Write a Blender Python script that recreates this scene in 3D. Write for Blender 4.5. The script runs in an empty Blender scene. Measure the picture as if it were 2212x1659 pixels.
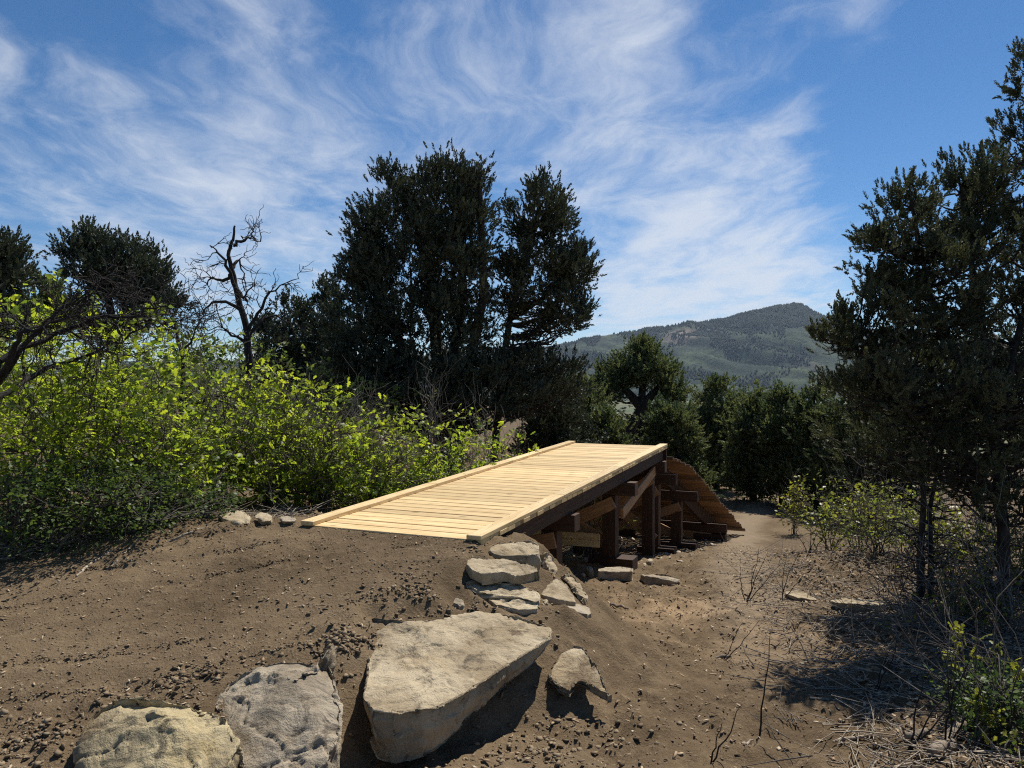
import bpy, bmesh, math, random
import numpy as np
from mathutils import Vector, Matrix

SC = bpy.context.scene
COL = SC.collection
RNG = np.random.default_rng(11)
R = math.radians

# ------------------------------------------------------------------ camera, sky, sun, exposure
FPX, CX, CY = 1640.0, 1106.0, 829.5          # survey units used to read distances: 2212 x 1659 frame
cam_d = bpy.data.cameras.new('camera')
cam_d.sensor_width = 36.0
cam_d.lens = 36.0 * FPX / 2212.0
cam_d.clip_start, cam_d.clip_end = 0.05, 30000.0
cam = bpy.data.objects.new('camera', cam_d)
cam.location = (0, 0, 0)
cam.rotation_euler = (R(90), 0, 0)
COL.objects.link(cam)
SC.camera = cam

SUN_AZ, SUN_EL = R(33), R(56)                # azimuth to the right of straight ahead
sun_dir = Vector((math.sin(SUN_AZ) * math.cos(SUN_EL), math.cos(SUN_AZ) * math.cos(SUN_EL), math.sin(SUN_EL)))
sd = bpy.data.lights.new('sun', 'SUN')
sd.energy, sd.angle, sd.color = 5.0, R(0.53), (1.0, 0.95, 0.87)
sun = bpy.data.objects.new('sun', sd)
sun.rotation_euler = sun_dir.to_track_quat('Z', 'Y').to_euler()
COL.objects.link(sun)

SC.view_settings.view_transform = 'Standard'
SC.view_settings.look = 'None'
SC.view_settings.exposure = 0.30
SC.view_settings.gamma = 1.0
SC.view_settings.use_curve_mapping = False
SC.render.resolution_x, SC.render.resolution_y = 1024, 768
SC.cycles.max_bounces = 6
SC.cycles.transparent_max_bounces = 6
SC.cycles.volume_bounces = 0
SC.cycles.use_denoising = False
SC.cycles.filter_width = 1.15


class NT:
    """tiny node-tree helper"""
    def __init__(s, tree):
        s.t = tree
        for n in list(tree.nodes):
            tree.nodes.remove(n)

    def n(s, typ, **kw):
        nd = s.t.nodes.new(typ)
        for k, v in kw.items():
            if k.startswith('i_'):
                key = k[2:]
                key = int(key) if key.isdigit() else key.replace('_', ' ')
                s.put(nd.inputs[key], v)
            else:
                setattr(nd, k, v)
        return nd

    def put(s, sock, v):
        if isinstance(v, bpy.types.NodeSocket):
            s.t.links.new(v, sock)
        elif isinstance(v, bpy.types.Node):
            s.t.links.new(v.outputs[0], sock)
        else:
            sock.default_value = v

    def math(s, op, a, b=0.0, clamp=False):
        nd = s.t.nodes.new('ShaderNodeMath'); nd.operation = op; nd.use_clamp = clamp
        s.put(nd.inputs[0], a); s.put(nd.inputs[1], b)
        return nd.outputs[0]

    def vmath(s, op, a, b=(0, 0, 0)):
        nd = s.t.nodes.new('ShaderNodeVectorMath'); nd.operation = op
        s.put(nd.inputs[0], a); s.put(nd.inputs[1], b)
        return nd

    def mix(s, f, a, b, blend='MIX'):
        nd = s.t.nodes.new('ShaderNodeMix'); nd.data_type = 'RGBA'; nd.blend_type = blend
        s.put(nd.inputs['Factor'], f)
        s.put(nd.inputs[6], a if not isinstance(a, tuple) or len(a) == 4 else a + (1,))
        s.put(nd.inputs[7], b if not isinstance(b, tuple) or len(b) == 4 else b + (1,))
        return nd.outputs[2]

    def noise(s, vec, scale, detail=4, rough=0.55, dist=0.0):
        nd = s.t.nodes.new('ShaderNodeTexNoise')
        s.put(nd.inputs['Vector'], vec)
        nd.inputs['Scale'].default_value = scale
        nd.inputs['Detail'].default_value = detail
        nd.inputs['Roughness'].default_value = rough
        nd.inputs['Distortion'].default_value = dist
        return nd.outputs[0]

    def step(s, v, lo, hi):
        nd = s.t.nodes.new('ShaderNodeMapRange'); nd.interpolation_type = 'SMOOTHSTEP'
        s.put(nd.inputs[0], v)
        nd.inputs[1].default_value = lo; nd.inputs[2].default_value = hi
        nd.inputs[3].default_value = 0.0; nd.inputs[4].default_value = 1.0
        return nd.outputs[0]


world = bpy.data.worlds.new('World')
SC.world = world
world.use_nodes = True
W = NT(world.node_tree)
sky = W.n('ShaderNodeTexSky', sky_type='NISHITA', sun_disc=False, sun_elevation=SUN_EL,
          sun_rotation=SUN_AZ, altitude=2000.0, air_density=1.0, dust_density=0.1, ozone_density=3.0)
tc = W.n('ShaderNodeTexCoord')
D = W.vmath('NORMALIZE', tc.outputs['Generated']).outputs[0]
sep = W.n('ShaderNodeSeparateXYZ', i_0=D)
zc = W.math('ADD', W.math('MAXIMUM', sep.outputs[2], 0.0), 0.07)
px_ = W.math('DIVIDE', sep.outputs[0], zc)
py_ = W.math('DIVIDE', sep.outputs[1], zc)
pl = W.n('ShaderNodeCombineXYZ', i_0=px_, i_1=py_, i_2=0.0)
mp = W.n('ShaderNodeMapping', i_Vector=pl); mp.inputs['Rotation'].default_value = (0, 0, R(14)); mp.inputs['Scale'].default_value = (1.35, 0.62, 1)
warp = W.n('ShaderNodeTexNoise', i_Vector=pl, i_Scale=0.9, i_Detail=3.0)
wv = W.vmath('SUBTRACT', warp.outputs['Color'], (0.5, 0.5, 0.5)).outputs[0]
wsc = W.n('ShaderNodeVectorMath', operation='SCALE', i_0=wv); wsc.inputs['Scale'].default_value = 1.0
cv = W.vmath('ADD', mp.outputs[0], wsc.outputs[0]).outputs[0]
fil = W.noise(cv, 2.3, 9, 0.62, 0.15)                 # filaments
big = W.noise(cv, 0.75, 4, 0.5, 0.2)                 # veils


def pdir(px, py):
    return Vector(((px - CX) / FPX, 1.0, (CY - py) / FPX)).normalized()


veil = None
for (px, py, s_, w_) in [(620, 480, .16, .40), (520, 400, .14, .18), (1330, 80, .12, .44), (1500, 560, .15, .46),
                         (1640, 640, .13, .46), (900, 200, .20, .13), (60, 330, .14, .26), (1680, 310, .09, .42),
                         (1200, 250, .18, .15), (150, 560, .12, .22), (1350, 640, .14, .26), (1900, 60, .05, .55),
                         (1950, 250, .16, -.28), (2150, 120, .2, -.3), (150, 120, .2, -.10), (1350, 470, .06, -.12)]:
    dd = W.vmath('DISTANCE', D, tuple(pdir(px, py))).outputs['Value']
    q = W.math('DIVIDE', dd, s_)
    g = W.math('MULTIPLY', W.math('EXPONENT', W.math('MULTIPLY', W.math('MULTIPLY', q, q), -1.0)), w_)
    veil = g if veil is None else W.math('ADD', veil, g)
fine = W.noise(cv, 7.5, 7, 0.65, 0.3)
dens = W.math('ADD', W.math('ADD', W.math('MULTIPLY', fil, 1.55), W.math('MULTIPLY', big, 0.85)), W.math('MULTIPLY', veil, 0.8))
dens = W.math('ADD', dens, W.math('MULTIPLY', W.math('SUBTRACT', fine, 0.5), 0.28))
cm = W.step(dens, 1.17, 2.08)
up = W.step(sep.outputs[2], -0.02, 0.06)
cm = W.math('MULTIPLY', W.math('MULTIPLY', cm, up), 0.86)
skyg = W.n('ShaderNodeHueSaturation', i_Saturation=1.22, i_Value=1.0, i_Color=sky.outputs[0])
cloudc = W.mix(cm, skyg.outputs[0], (7.2, 7.7, 8.5))
bg = W.n('ShaderNodeBackground', i_Color=cloudc, i_Strength=0.082)
W.n('ShaderNodeOutputWorld', i_Surface=bg.outputs[0])


# ------------------------------------------------------------------ helpers
def U(px, py, d):
    """survey reading (photo pixel, distance) -> a point in metres, the eye at the origin"""
    return np.array([(px - CX) / FPX * d, d, (CY - py) / FPX * d])


def hash3(i, j, k, seed):
    n = (i * 374761393 + j * 668265263 + k * 2147483647 + seed * 974634541) & 0xFFFFFFFF
    n = ((n ^ (n >> 13)) * 1274126177) & 0xFFFFFFFF
    n = n ^ (n >> 16)
    return (n & 0xFFFF) / 65535.0


def vnoise(p, seed=0):
    p = np.asarray(p, float)
    f = np.floor(p); i = f.astype(np.int64); t = p - f; t = t * t * (3 - 2 * t)
    out = 0
    for a in (0, 1):
        wa = t[..., 0] if a else 1 - t[..., 0]
        for b in (0, 1):
            wb = t[..., 1] if b else 1 - t[..., 1]
            for c in (0, 1):
                wc = t[..., 2] if c else 1 - t[..., 2]
                out = out + wa * wb * wc * hash3(i[..., 0] + a, i[..., 1] + b, i[..., 2] + c, seed)
    return out * 2 - 1


def fbm(p, octaves=4, seed=0, gain=0.5):
    p = np.asarray(p, float); s = 0; a = 1.0
    for o in range(octaves):
        s = s + a * vnoise(p * (2.03 ** o), seed + o * 17)
        a *= gain
    return s


class Geo:
    """collects triangles and quads and links them as ONE mesh"""
    def __init__(s):
        s.v, s.t, s.q, s.a, s.n = [], [], [], [], 0

    def add(s, v, t=None, q=None, a=0.5):
        v = np.asarray(v, float).reshape(-1, 3)
        if t is not None and len(t): s.t.append(np.asarray(t, np.int64).reshape(-1, 3) + s.n)
        if q is not None and len(q): s.q.append(np.asarray(q, np.int64).reshape(-1, 4) + s.n)
        s.v.append(v)
        s.a.append(np.full(len(v), a, float) if np.isscalar(a) else np.asarray(a, float))
        s.n += len(v)

    def tube(s, pts, rad, sides=6, a=0.5):
        pts = np.asarray(pts, float); n = len(pts)
        rad = np.broadcast_to(np.asarray(rad, float), (n,))
        tg = np.gradient(pts, axis=0); tg /= np.linalg.norm(tg, axis=1)[:, None] + 1e-9
        ref = np.array([0.31, 0.17, 0.93]) if abs(tg[:, 2]).mean() < 0.8 else np.array([0.93, 0.31, 0.17])
        u = np.cross(tg, ref); u /= np.linalg.norm(u, axis=1)[:, None] + 1e-9
        w = np.cross(tg, u)
        an = np.arange(sides) / sides * 2 * np.pi
        ring = pts[:, None] + rad[:, None, None] * (np.cos(an)[None, :, None] * u[:, None] + np.sin(an)[None, :, None] * w[:, None])
        i = np.arange(n - 1)[:, None] * sides; j = np.arange(sides)[None]
        k = (j + 1) % sides
        q = np.stack([i + j, i + k, i + sides + k, i + sides + j], -1).reshape(-1, 4)
        s.add(ring.reshape(-1, 3), q=q, a=a)

    def scatter(s, tv, tt, pos, ax, sc, tint, ynorm=None):
        """copies of a template; template z -> ax (unit), uniform scale sc"""
        pos, ax = np.asarray(pos), np.asarray(ax)
        n = len(pos)
        if n == 0: return
        if ynorm is None:
            r = RNG.normal(size=(n, 3))
        else:
            r = ynorm
        x = np.cross(r, ax); x /= np.linalg.norm(x, axis=1)[:, None] + 1e-9
        y = np.cross(ax, x)
        M = np.stack([x, y, ax], -1) * np.asarray(sc).reshape(-1, 1, 1)
        v = np.einsum('nij,mj->nmi', M, tv) + pos[:, None]
        m = len(tv)
        t = (np.asarray(tt)[None] + (np.arange(n) * m)[:, None, None]).reshape(-1, 3)
        s.add(v.reshape(-1, 3), t=t, a=np.repeat(tint, m))

    def link(s, name, m, parent=None, smooth=False, label=None):
        v = np.concatenate(s.v) if s.v else np.zeros((0, 3))
        t = np.concatenate(s.t) if s.t else np.zeros((0, 3), np.int64)
        q = np.concatenate(s.q) if s.q else np.zeros((0, 4), np.int64)
        off = np.zeros(3)
        if parent is not None:
            off = np.array(parent.matrix_basis.translation)
        me = bpy.data.meshes.new(name)
        me.vertices.add(len(v)); me.vertices.foreach_set('co', (v - off).astype(np.float32).ravel())
        nl = len(t) * 3 + len(q) * 4
        me.loops.add(nl); me.polygons.add(len(t) + len(q))
        me.loops.foreach_set('vertex_index', np.concatenate([t.ravel(), q.ravel()]).astype(np.int32))
        st = np.concatenate([np.arange(len(t)) * 3, len(t) * 3 + np.arange(len(q)) * 4]).astype(np.int32)
        me.polygons.foreach_set('loop_start', st)
        if smooth:
            me.polygons.foreach_set('use_smooth', np.ones(len(t) + len(q), bool))
        at = me.attributes.new('tint', 'FLOAT', 'POINT')
        at.data.foreach_set('value', np.concatenate(s.a).astype(np.float32))
        me.update(calc_edges=True)
        me.materials.append(m)
        o = bpy.data.objects.new(name, me); COL.objects.link(o)
        if parent is not None: o.parent = parent
        if label: o['label'] = label
        return o


def tag(o, label=None, cat=None, group=None, kind=None):
    if label: o['label'] = label
    if cat: o['category'] = cat
    if group: o['group'] = group
    if kind: o['kind'] = kind
    return o


def empty(name, loc, label, cat, group=None, rz=0.0):
    o = bpy.data.objects.new(name, None); COL.objects.link(o)
    o.location = tuple(float(c) for c in loc); o.rotation_euler = (0, 0, rz)
    o.empty_display_size = 0.2
    return tag(o, label, cat, group)


# ------------------------------------------------------------------ materials
def new_mat(name):
    m = bpy.data.materials.new(name); m.use_nodes = True
    return m, NT(m.node_tree)


def finish(n, col, rough=0.9, bump=None, bstr=0.5, bdist=0.01, spec=0.3):
    p = n.n('ShaderNodeBsdfPrincipled', i_Base_Color=col, i_Roughness=rough)
    p.inputs['Specular IOR Level'].default_value = spec
    if bump is not None:
        b = n.n('ShaderNodeBump', i_Height=bump, i_Strength=bstr, i_Distance=bdist)
        n.put(p.inputs['Normal'], b.outputs[0])
    n.n('ShaderNodeOutputMaterial', i_Surface=p.outputs[0])
    return p


def wood_mat(name, dark, light, axis=0, knots=True, rough=0.62, tone=(0.80, 0.34)):
    m, n = new_mat(name)
    t = n.n('ShaderNodeTexCoord'); oi = n.n('ShaderNodeObjectInfo')
    off = n.n('ShaderNodeCombineXYZ', i_0=n.math('MULTIPLY', oi.outputs['Random'], 37.0), i_1=n.math('MULTIPLY', oi.outputs['Random'], 91.0), i_2=n.math('MULTIPLY', oi.outputs['Random'], 13.0))
    v = n.vmath('ADD', t.outputs['Object'], off.outputs[0]).outputs[0]
    s = [14.0, 14.0, 14.0]; s[axis] = 0.9
    mp = n.n('ShaderNodeMapping', i_Vector=v); mp.inputs['Scale'].default_value = s
    g = n.noise(mp.outputs[0], 2.2, 6, 0.65, 0.7)
    g2 = n.noise(mp.outputs[0], 9.0, 3, 0.6)
    c = n.mix(n.step(g, 0.3, 0.72), tuple(dark), tuple(light))
    c = n.mix(n.math('MULTIPLY', n.step(g2, 0.55, 0.75), 0.35), c, tuple(x * 0.55 for x in dark))
    if knots:
        s2 = [5.0, 5.0, 5.0]; s2[axis] = 2.3
        mk = n.n('ShaderNodeMapping', i_Vector=v); mk.inputs['Scale'].default_value = s2
        vo = n.n('ShaderNodeTexVoronoi', i_Vector=mk.outputs[0], i_Scale=1.0)
        kn = n.math('SUBTRACT', 1.0, n.step(vo.outputs['Distance'], 0.05, 0.15))
        c = n.mix(n.math('MULTIPLY', kn, 0.7), c, tuple(x * 0.4 for x in dark))
    tone = n.math('ADD', tone[0], n.math('MULTIPLY', oi.outputs['Random'], tone[1]))
    hs = n.n('ShaderNodeHueSaturation', i_Value=tone, i_Color=c)
    hs.inputs['Saturation'].default_value = 1.0
    finish(n, hs.outputs[0], rough, g2, 0.25, 0.004, 0.3)
    return m


M_PINE = wood_mat('new_pine', (0.53, 0.355, 0.155), (0.76, 0.575, 0.305), 0)
M_PINE_Y = wood_mat('new_pine_long', (0.55, 0.375, 0.17), (0.79, 0.61, 0.34), 1)
M_LAND = wood_mat('landing_pine_shaded', (0.15, 0.078, 0.037), (0.28, 0.16, 0.075), 0, tone=(0.5, 0.9))  # plank wood darkened: the shade on the landing's underside is put into the colour
M_BRACE = wood_mat('brace_fir', (0.30, 0.16, 0.075), (0.46, 0.27, 0.13), 0)
M_TIMBER = wood_mat('stained_timber', (0.052, 0.025, 0.013), (0.10, 0.050, 0.026), 2, False, 0.7)
M_TIMBER_X = wood_mat('stained_beam', (0.040, 0.019, 0.010), (0.08, 0.040, 0.021), 0, False, 0.7)

m, n = new_mat('screw_steel'); finish(n, (0.06, 0.055, 0.05, 1), 0.5); M_SCREW = m

DIRT_A, DIRT_B, DIRT_C = (0.112, 0.077, 0.043), (0.190, 0.135, 0.079), (0.270, 0.200, 0.122)


def dirt_color(n, v):
    a = n.noise(v, 0.7, 5, 0.6); b = n.noise(v, 9.0, 5, 0.7); c = n.noise(v, 55.0, 4, 0.75)
    col = n.mix(n.step(a, 0.33, 0.66), DIRT_A, DIRT_B)
    col = n.mix(n.math('MULTIPLY', n.step(b, 0.5, 0.75), 0.55), col, DIRT_C)
    col = n.mix(n.math('MULTIPLY', n.step(c, 0.55, 0.75), 0.6), col, (0.36, 0.29, 0.205))
    col = n.mix(n.math('MULTIPLY', n.math('SUBTRACT', 1.0, n.step(c, 0.25, 0.45)), 0.6), col, (0.07, 0.048, 0.03))
    h = n.math('ADD', n.math('MULTIPLY', b, 0.6), n.math('MULTIPLY', c, 0.5))
    return col, h


m, n = new_mat('ground_soil'); M_GROUND = m
geo = n.n('ShaderNodeNewGeometry'); v = geo.outputs['Position']
sx = n.n('ShaderNodeSeparateXYZ', i_0=v)
col, hgt = dirt_color(n, v)
at = n.n('ShaderNodeAttribute', attribute_name='tint')       # 0 bare soil .. 1 leaf litter under the scrub
lit = n.noise(v, 26.0, 4, 0.75)
litter = n.mix(n.step(lit, 0.35, 0.68), (0.055, 0.038, 0.024), (0.22, 0.165, 0.105))
col = n.mix(at.outputs['Fac'], col, litter)
chipn = n.noise(v, 1.3, 3, 0.6)
chip_zone = n.math('MULTIPLY', n.math('MULTIPLY', n.step(sx.outputs[0], 0.8, 1.6), n.math('SUBTRACT', 1.0, n.step(sx.outputs[0], 2.2, 3.6))), n.math('MULTIPLY', n.step(sx.outputs[1], 6.0, 8.2), n.math('SUBTRACT', 1.0, n.step(sx.outputs[1], 9.0, 10.4))))
col = n.mix(n.math('MULTIPLY', chip_zone, n.step(chipn, 0.35, 0.65)), col, (0.34, 0.235, 0.135))
ty = sx.outputs[1]
trc = n.math('ADD', 1.15, n.math('MULTIPLY', ty, n.math('ADD', .13, n.math('MULTIPLY', ty, .006))))
trd = n.math('ABSOLUTE', n.math('SUBTRACT', n.math('ADD', sx.outputs[0], n.math('MULTIPLY', n.math('SUBTRACT', chipn, .5), .9)), trc))
trm = n.math('MULTIPLY', n.math('SUBTRACT', 1.0, n.step(trd, .12, .75)), n.step(ty, 5.0, 9.0))
col = n.mix(n.math('MULTIPLY', trm, .55), col, (0.31, 0.24, 0.165))
far = n.step(sx.outputs[1], 26.0, 120.0)
fn = n.noise(v, 0.012, 6, 0.65)
fcol = n.mix(n.step(fn, 0.4, 0.62), (0.075, 0.095, 0.045), (0.17, 0.16, 0.095))
col = n.mix(far, col, fcol)
finish(n, col, 0.95, hgt, 1.0, 0.035, 0.1)

m, n = new_mat('soil_clod'); M_CLOD = m
g = n.n('ShaderNodeNewGeometry'); col, hgt = dirt_color(n, g.outputs['Position'])
at = n.n('ShaderNodeAttribute', attribute_name='tint')
col = n.mix(at.outputs['Fac'], n.mix(0.4, col, (0.09, 0.062, 0.038)), n.mix(0.55, col, (0.33, 0.26, 0.175)))
finish(n, col, 0.95, hgt, 0.6, 0.01, 0.1)

m, n = new_mat('wood_chip'); M_CHIP = m
at = n.n('ShaderNodeAttribute', attribute_name='tint')
rp = n.n('ShaderNodeValToRGB', i_0=at.outputs['Fac'])
rp.color_ramp.elements[0].color = (0.19, 0.14, 0.09, 1)
rp.color_ramp.elements[1].color = (0.52, 0.42, 0.29, 1)
e = rp.color_ramp.elements.new(0.5); e.color = (0.30, 0.20, 0.115, 1)
finish(n, rp.outputs[0], 0.85, None, spec=0.2)


def rock_mat(name, base, pale, dark, ochre, stain=0.5):
    m, n = new_mat(name)
    t = n.n('ShaderNodeTexCoord'); oi = n.n('ShaderNodeObjectInfo')
    off = n.n('ShaderNodeCombineXYZ', i_0=n.math('MULTIPLY', oi.outputs['Random'], 50.0), i_1=n.math('MULTIPLY', oi.outputs['Random'], 20.0), i_2=0.0)
    v = n.vmath('ADD', t.outputs['Object'], off.outputs[0]).outputs[0]
    a = n.noise(v, 1.7, 6, 0.62, 0.5); b = n.noise(v, 5.5, 7, 0.7, 0.8); c = n.noise(v, 42.0, 4, 0.75)
    d = n.noise(v, 2.6, 6, 0.7, 1.2)
    col = n.mix(n.step(a, 0.35, 0.66), base, pale)
    col = n.mix(n.math('MULTIPLY', n.step(d, 0.5, 0.68), stain), col, ochre)
    col = n.mix(n.math('MULTIPLY', n.step(b, 0.52, 0.72), 0.75), col, pale)
    col = n.mix(n.math('MULTIPLY', n.math('SUBTRACT', 1.0, n.step(b, 0.32, 0.47)), 0.85), col, dark)
    col = n.mix(n.math('MULTIPLY', n.step(c, 0.58, 0.74), 0.4), col, dark)
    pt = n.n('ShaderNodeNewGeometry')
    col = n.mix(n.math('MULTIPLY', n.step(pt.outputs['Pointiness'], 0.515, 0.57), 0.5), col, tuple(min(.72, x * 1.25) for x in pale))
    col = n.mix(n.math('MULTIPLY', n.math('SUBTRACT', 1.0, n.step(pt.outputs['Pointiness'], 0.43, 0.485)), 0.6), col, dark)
    # loose soil lying on the flat of the stone
    dr = n.n('ShaderNodeAttribute', attribute_name='dirt', attribute_type='OBJECT')
    g = n.n('ShaderNodeNewGeometry'); nz = n.n('ShaderNodeSeparateXYZ', i_0=g.outputs['Normal'])
    e = n.noise(v, 3.1, 6, 0.65, 0.6)
    dm = n.math('MULTIPLY', n.step(n.math('ADD', e, dr.outputs['Fac']), 0.60, 0.74), n.step(nz.outputs[2], 0.45, 0.8))
    dc, dh = dirt_color(n, v)
    col = n.mix(n.math('MULTIPLY', dm, 0.92), col, dc)
    h = n.math('ADD', n.math('ADD', n.math('MULTIPLY', b, 0.9), n.math('MULTIPLY', c, 0.35)), n.math('MULTIPLY', dm, 0.15))
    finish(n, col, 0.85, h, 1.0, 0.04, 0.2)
    return m


M_ROCK = rock_mat('sandstone', (0.30, 0.23, 0.14), (0.51, 0.42, 0.28), (0.105, 0.082, 0.055), (0.40, 0.29, 0.16), 0.35)
M_ROCK_Y = rock_mat('ochre_sandstone', (0.26, 0.205, 0.125), (0.52, 0.43, 0.25), (0.085, 0.07, 0.05), (0.40, 0.29, 0.12), 0.5)
M_ROCK_G = rock_mat('grey_sandstone', (0.24, 0.195, 0.135), (0.43, 0.36, 0.26), (0.075, 0.064, 0.052), (0.32, 0.225, 0.12), 0.55)


def bark_mat(name, a, b, spec=0.2):
    m, n = new_mat(name)
    t = n.n('ShaderNodeTexCoord')
    mp = n.n('ShaderNodeMapping', i_Vector=t.outputs['Object']); mp.inputs['Scale'].default_value = (9, 9, 1.6)
    x = n.noise(mp.outputs[0], 3.0, 6, 0.7, 0.5)
    finish(n, n.mix(n.step(x, 0.35, 0.68), a, b), 0.9, x, 0.8, 0.02, spec)
    return m


M_BARK = bark_mat('juniper_bark', (0.022, 0.018, 0.015), (0.075, 0.06, 0.05))
M_DEAD = bark_mat('charred_wood', (0.016, 0.014, 0.013), (0.05, 0.044, 0.04))
M_TWIG = bark_mat('grey_twig', (0.10, 0.085, 0.07), (0.26, 0.235, 0.20))
M_OAKBARK = bark_mat('oak_bark', (0.055, 0.046, 0.038), (0.17, 0.145, 0.12))
M_LOG = bark_mat('weathered_log', (0.12, 0.09, 0.065), (0.34, 0.28, 0.21))
M_STRAW = bark_mat('dry_stick', (0.22, 0.17, 0.12), (0.50, 0.43, 0.33))


def leaf_mat(name, c0, c1, trans, tf=0.4, rough=0.5, spec=0.4):
    m, n = new_mat(name)
    at = n.n('ShaderNodeAttribute', attribute_name='tint')
    col = n.mix(at.outputs['Fac'], c0, c1)
    tcol = n.mix(at.outputs['Fac'], (trans[0] * 0.42, trans[1] * 0.55, trans[2] * .8), trans)
    p = n.n('ShaderNodeBsdfPrincipled', i_Base_Color=col, i_Roughness=rough)
    p.inputs['Specular IOR Level'].default_value = spec
    t = n.n('ShaderNodeBsdfTranslucent', i_Color=tcol)
    mx = n.n('ShaderNodeMixShader', i_0=tf)
    n.put(mx.inputs[1], p.outputs[0]); n.put(mx.inputs[2], t.outputs[0])
    n.n('ShaderNodeOutputMaterial', i_Surface=mx.outputs[0])
    return m


M_JUN = leaf_mat('juniper_foliage', (0.040, 0.052, 0.032), (0.115, 0.125, 0.080), (0.060, 0.070, 0.026), 0.25, 0.6, 0.3)
M_JUN2 = leaf_mat('pinyon_foliage', (0.075, 0.105, 0.038), (0.19, 0.215, 0.085), (0.20, 0.23, 0.055), 0.38, 0.6, 0.3)
M_OAK = leaf_mat('oak_leaf', (0.045, 0.085, 0.014), (0.20, 0.235, 0.024), (0.62, 0.70, 0.04), 0.54, 0.46, 0.4)
M_OAK_FAR = leaf_mat('oak_leaf_far', (0.065, 0.10, 0.022), (0.15, 0.18, 0.038), (0.36, 0.42, 0.06), 0.46, 0.5, 0.4)
M_SHRUB = leaf_mat('dark_shrub_leaf', (0.050, 0.085, 0.026), (0.115, 0.160, 0.040), (0.19, 0.26, 0.035), 0.35, 0.5, 0.3)
M_YOUNG = leaf_mat('young_oak_leaf', (0.11, 0.14, 0.02), (0.20, 0.195, 0.025), (0.42, 0.41, 0.04), 0.5, 0.42, 0.4)

m, n = new_mat('mountain_cover'); M_MTN = m
g = n.n('ShaderNodeNewGeometry'); v = g.outputs['Position']
a = n.noise(v, 0.0035, 6, 0.6, 0.4); b = n.noise(v, 0.022, 6, 0.7); c = n.noise(v, 0.0016, 4, 0.6)
col = n.mix(n.step(a, 0.4, 0.62), (0.024, 0.038, 0.024), (0.062, 0.082, 0.040))
col = n.mix(n.math('MULTIPLY', n.step(b, 0.47, 0.58), 0.8), col, (0.016, 0.026, 0.018))
col = n.mix(n.math('MULTIPLY', n.step(c, 0.56, 0.7), 0.5), col, (0.17, 0.14, 0.105))
scar = n.vmath('DISTANCE', v, tuple(U(1490, 712, 4250))).outputs['Value']
scar2 = n.math('ADD', scar, n.math('MULTIPLY', b, 260.0))
col = n.mix(n.math('MULTIPLY', n.math('SUBTRACT', 1.0, n.step(scar2, 190.0, 330.0)), 0.75), col, (0.25, 0.185, 0.15))
finish(n, col, 0.95, b, 0.6, 14.0, 0.1)

# ------------------------------------------------------------------ where the rocks lie (surveyed rims); built further down
ROCKSPEC = []


def rock(*a, **k):
    ROCKSPEC.append((a, k))


rock('large pale slab boulder with a flat top and dark thick front edge', [
    (793, 1322, 5.39), (870, 1335, 5.25), (960, 1330, 5.35), (1050, 1313, 5.53), (1130, 1324, 5.53), (1200, 1343, 5.44), (1198, 1372, 5.21), (1100, 1432, 4.79),
    (1010, 1492, 4.39), (950, 1524, 4.19), (850, 1533, 4.11), (792, 1525, 4.14), (776, 1500, 4.30), (784, 1420, 4.79)],
    [.35, .3, .3, .3, .25, .14, .16, .22, .27, .32, .36, .37, .36, .36], inset=.05, voxel=.014, rough=.017, dirt=.04, chip=(.0, .035))
rock('grey tan boulder with dark lichen wedged left of the pale slab', [
    (448, 1503, 4.30), (520, 1440, 4.48), (600, 1420, 4.58), (655, 1416, 4.59), (700, 1425, 4.54), (716, 1380, 4.74), (738, 1440, 4.48), (759, 1505, 4.19), (752, 1575, 3.98),
    (715, 1640, 3.79), (640, 1710, 3.65), (560, 1720, 3.61), (480, 1620, 3.83)], .55, mat=M_ROCK_G, inset=.0, voxel=.014, rough=.024, dirt=-.04, crown=.17, chip=(.0, .05))
rock('ochre yellow boulder half buried in the lower left corner', [
    (140, 1600, 3.80), (165, 1545, 3.95), (235, 1490, 4.14), (325, 1480, 4.21), (420, 1502, 4.10), (500, 1545, 3.93), (541, 1577, 3.84), (505, 1640, 3.66), (455, 1700, 3.53),
    (300, 1740, 3.46), (170, 1720, 3.51)], .5, mat=M_ROCK_Y, inset=-.02, voxel=.014, rough=.024, dirt=.03, crown=.15, chip=(.0, .05))
rock('thin angular wedge of rock with soil on its back, right of the pale slab', [
    (1174, 1452, 5.18), (1205, 1405, 5.46), (1240, 1386, 5.58), (1262, 1390, 5.54), (1296, 1432, 5.28), (1324, 1500, 4.96), (1288, 1484, 5.02), (1254, 1462, 5.12), (1232, 1490, 5.0), (1200, 1476, 5.06)],
    .09, mat=M_ROCK, inset=.0, voxel=.012, rough=.012, dirt=.10, chip=(.0, .04))

STG = 'stones stacked against the ramp end'
rock('rounded stone topmost beside the ramp kerb, soil on its back', [(1050, 1178, 6.55), (1085, 1164, 6.75), (1130, 1161, 6.80), (1160, 1162, 6.80), (1175, 1178, 6.70), (1172, 1192, 6.60), (1130, 1200, 6.45), (1090, 1200, 6.40), (1055, 1192, 6.40)],
     .20, chip=(.01, .07), inset=.02, voxel=.013, rough=.014, dirt=.02, crown=.03, name='stone', group=STG)
rock('broad flat pale stone under the rounded topmost stone', [(1003, 1212, 6.10), (1015, 1195, 6.25), (1060, 1205, 6.25), (1100, 1200, 6.30), (1140, 1208, 6.30), (1172, 1230, 6.20), (1150, 1236, 6.10), (1112, 1240, 6.00), (1090, 1232, 6.03), (1040, 1238, 5.93), (1018, 1228, 5.95)],
     .11, inset=.01, voxel=.012, rough=.012, chip=(.0, .05), dirt=-.03, name='stone', group=STG)
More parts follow.
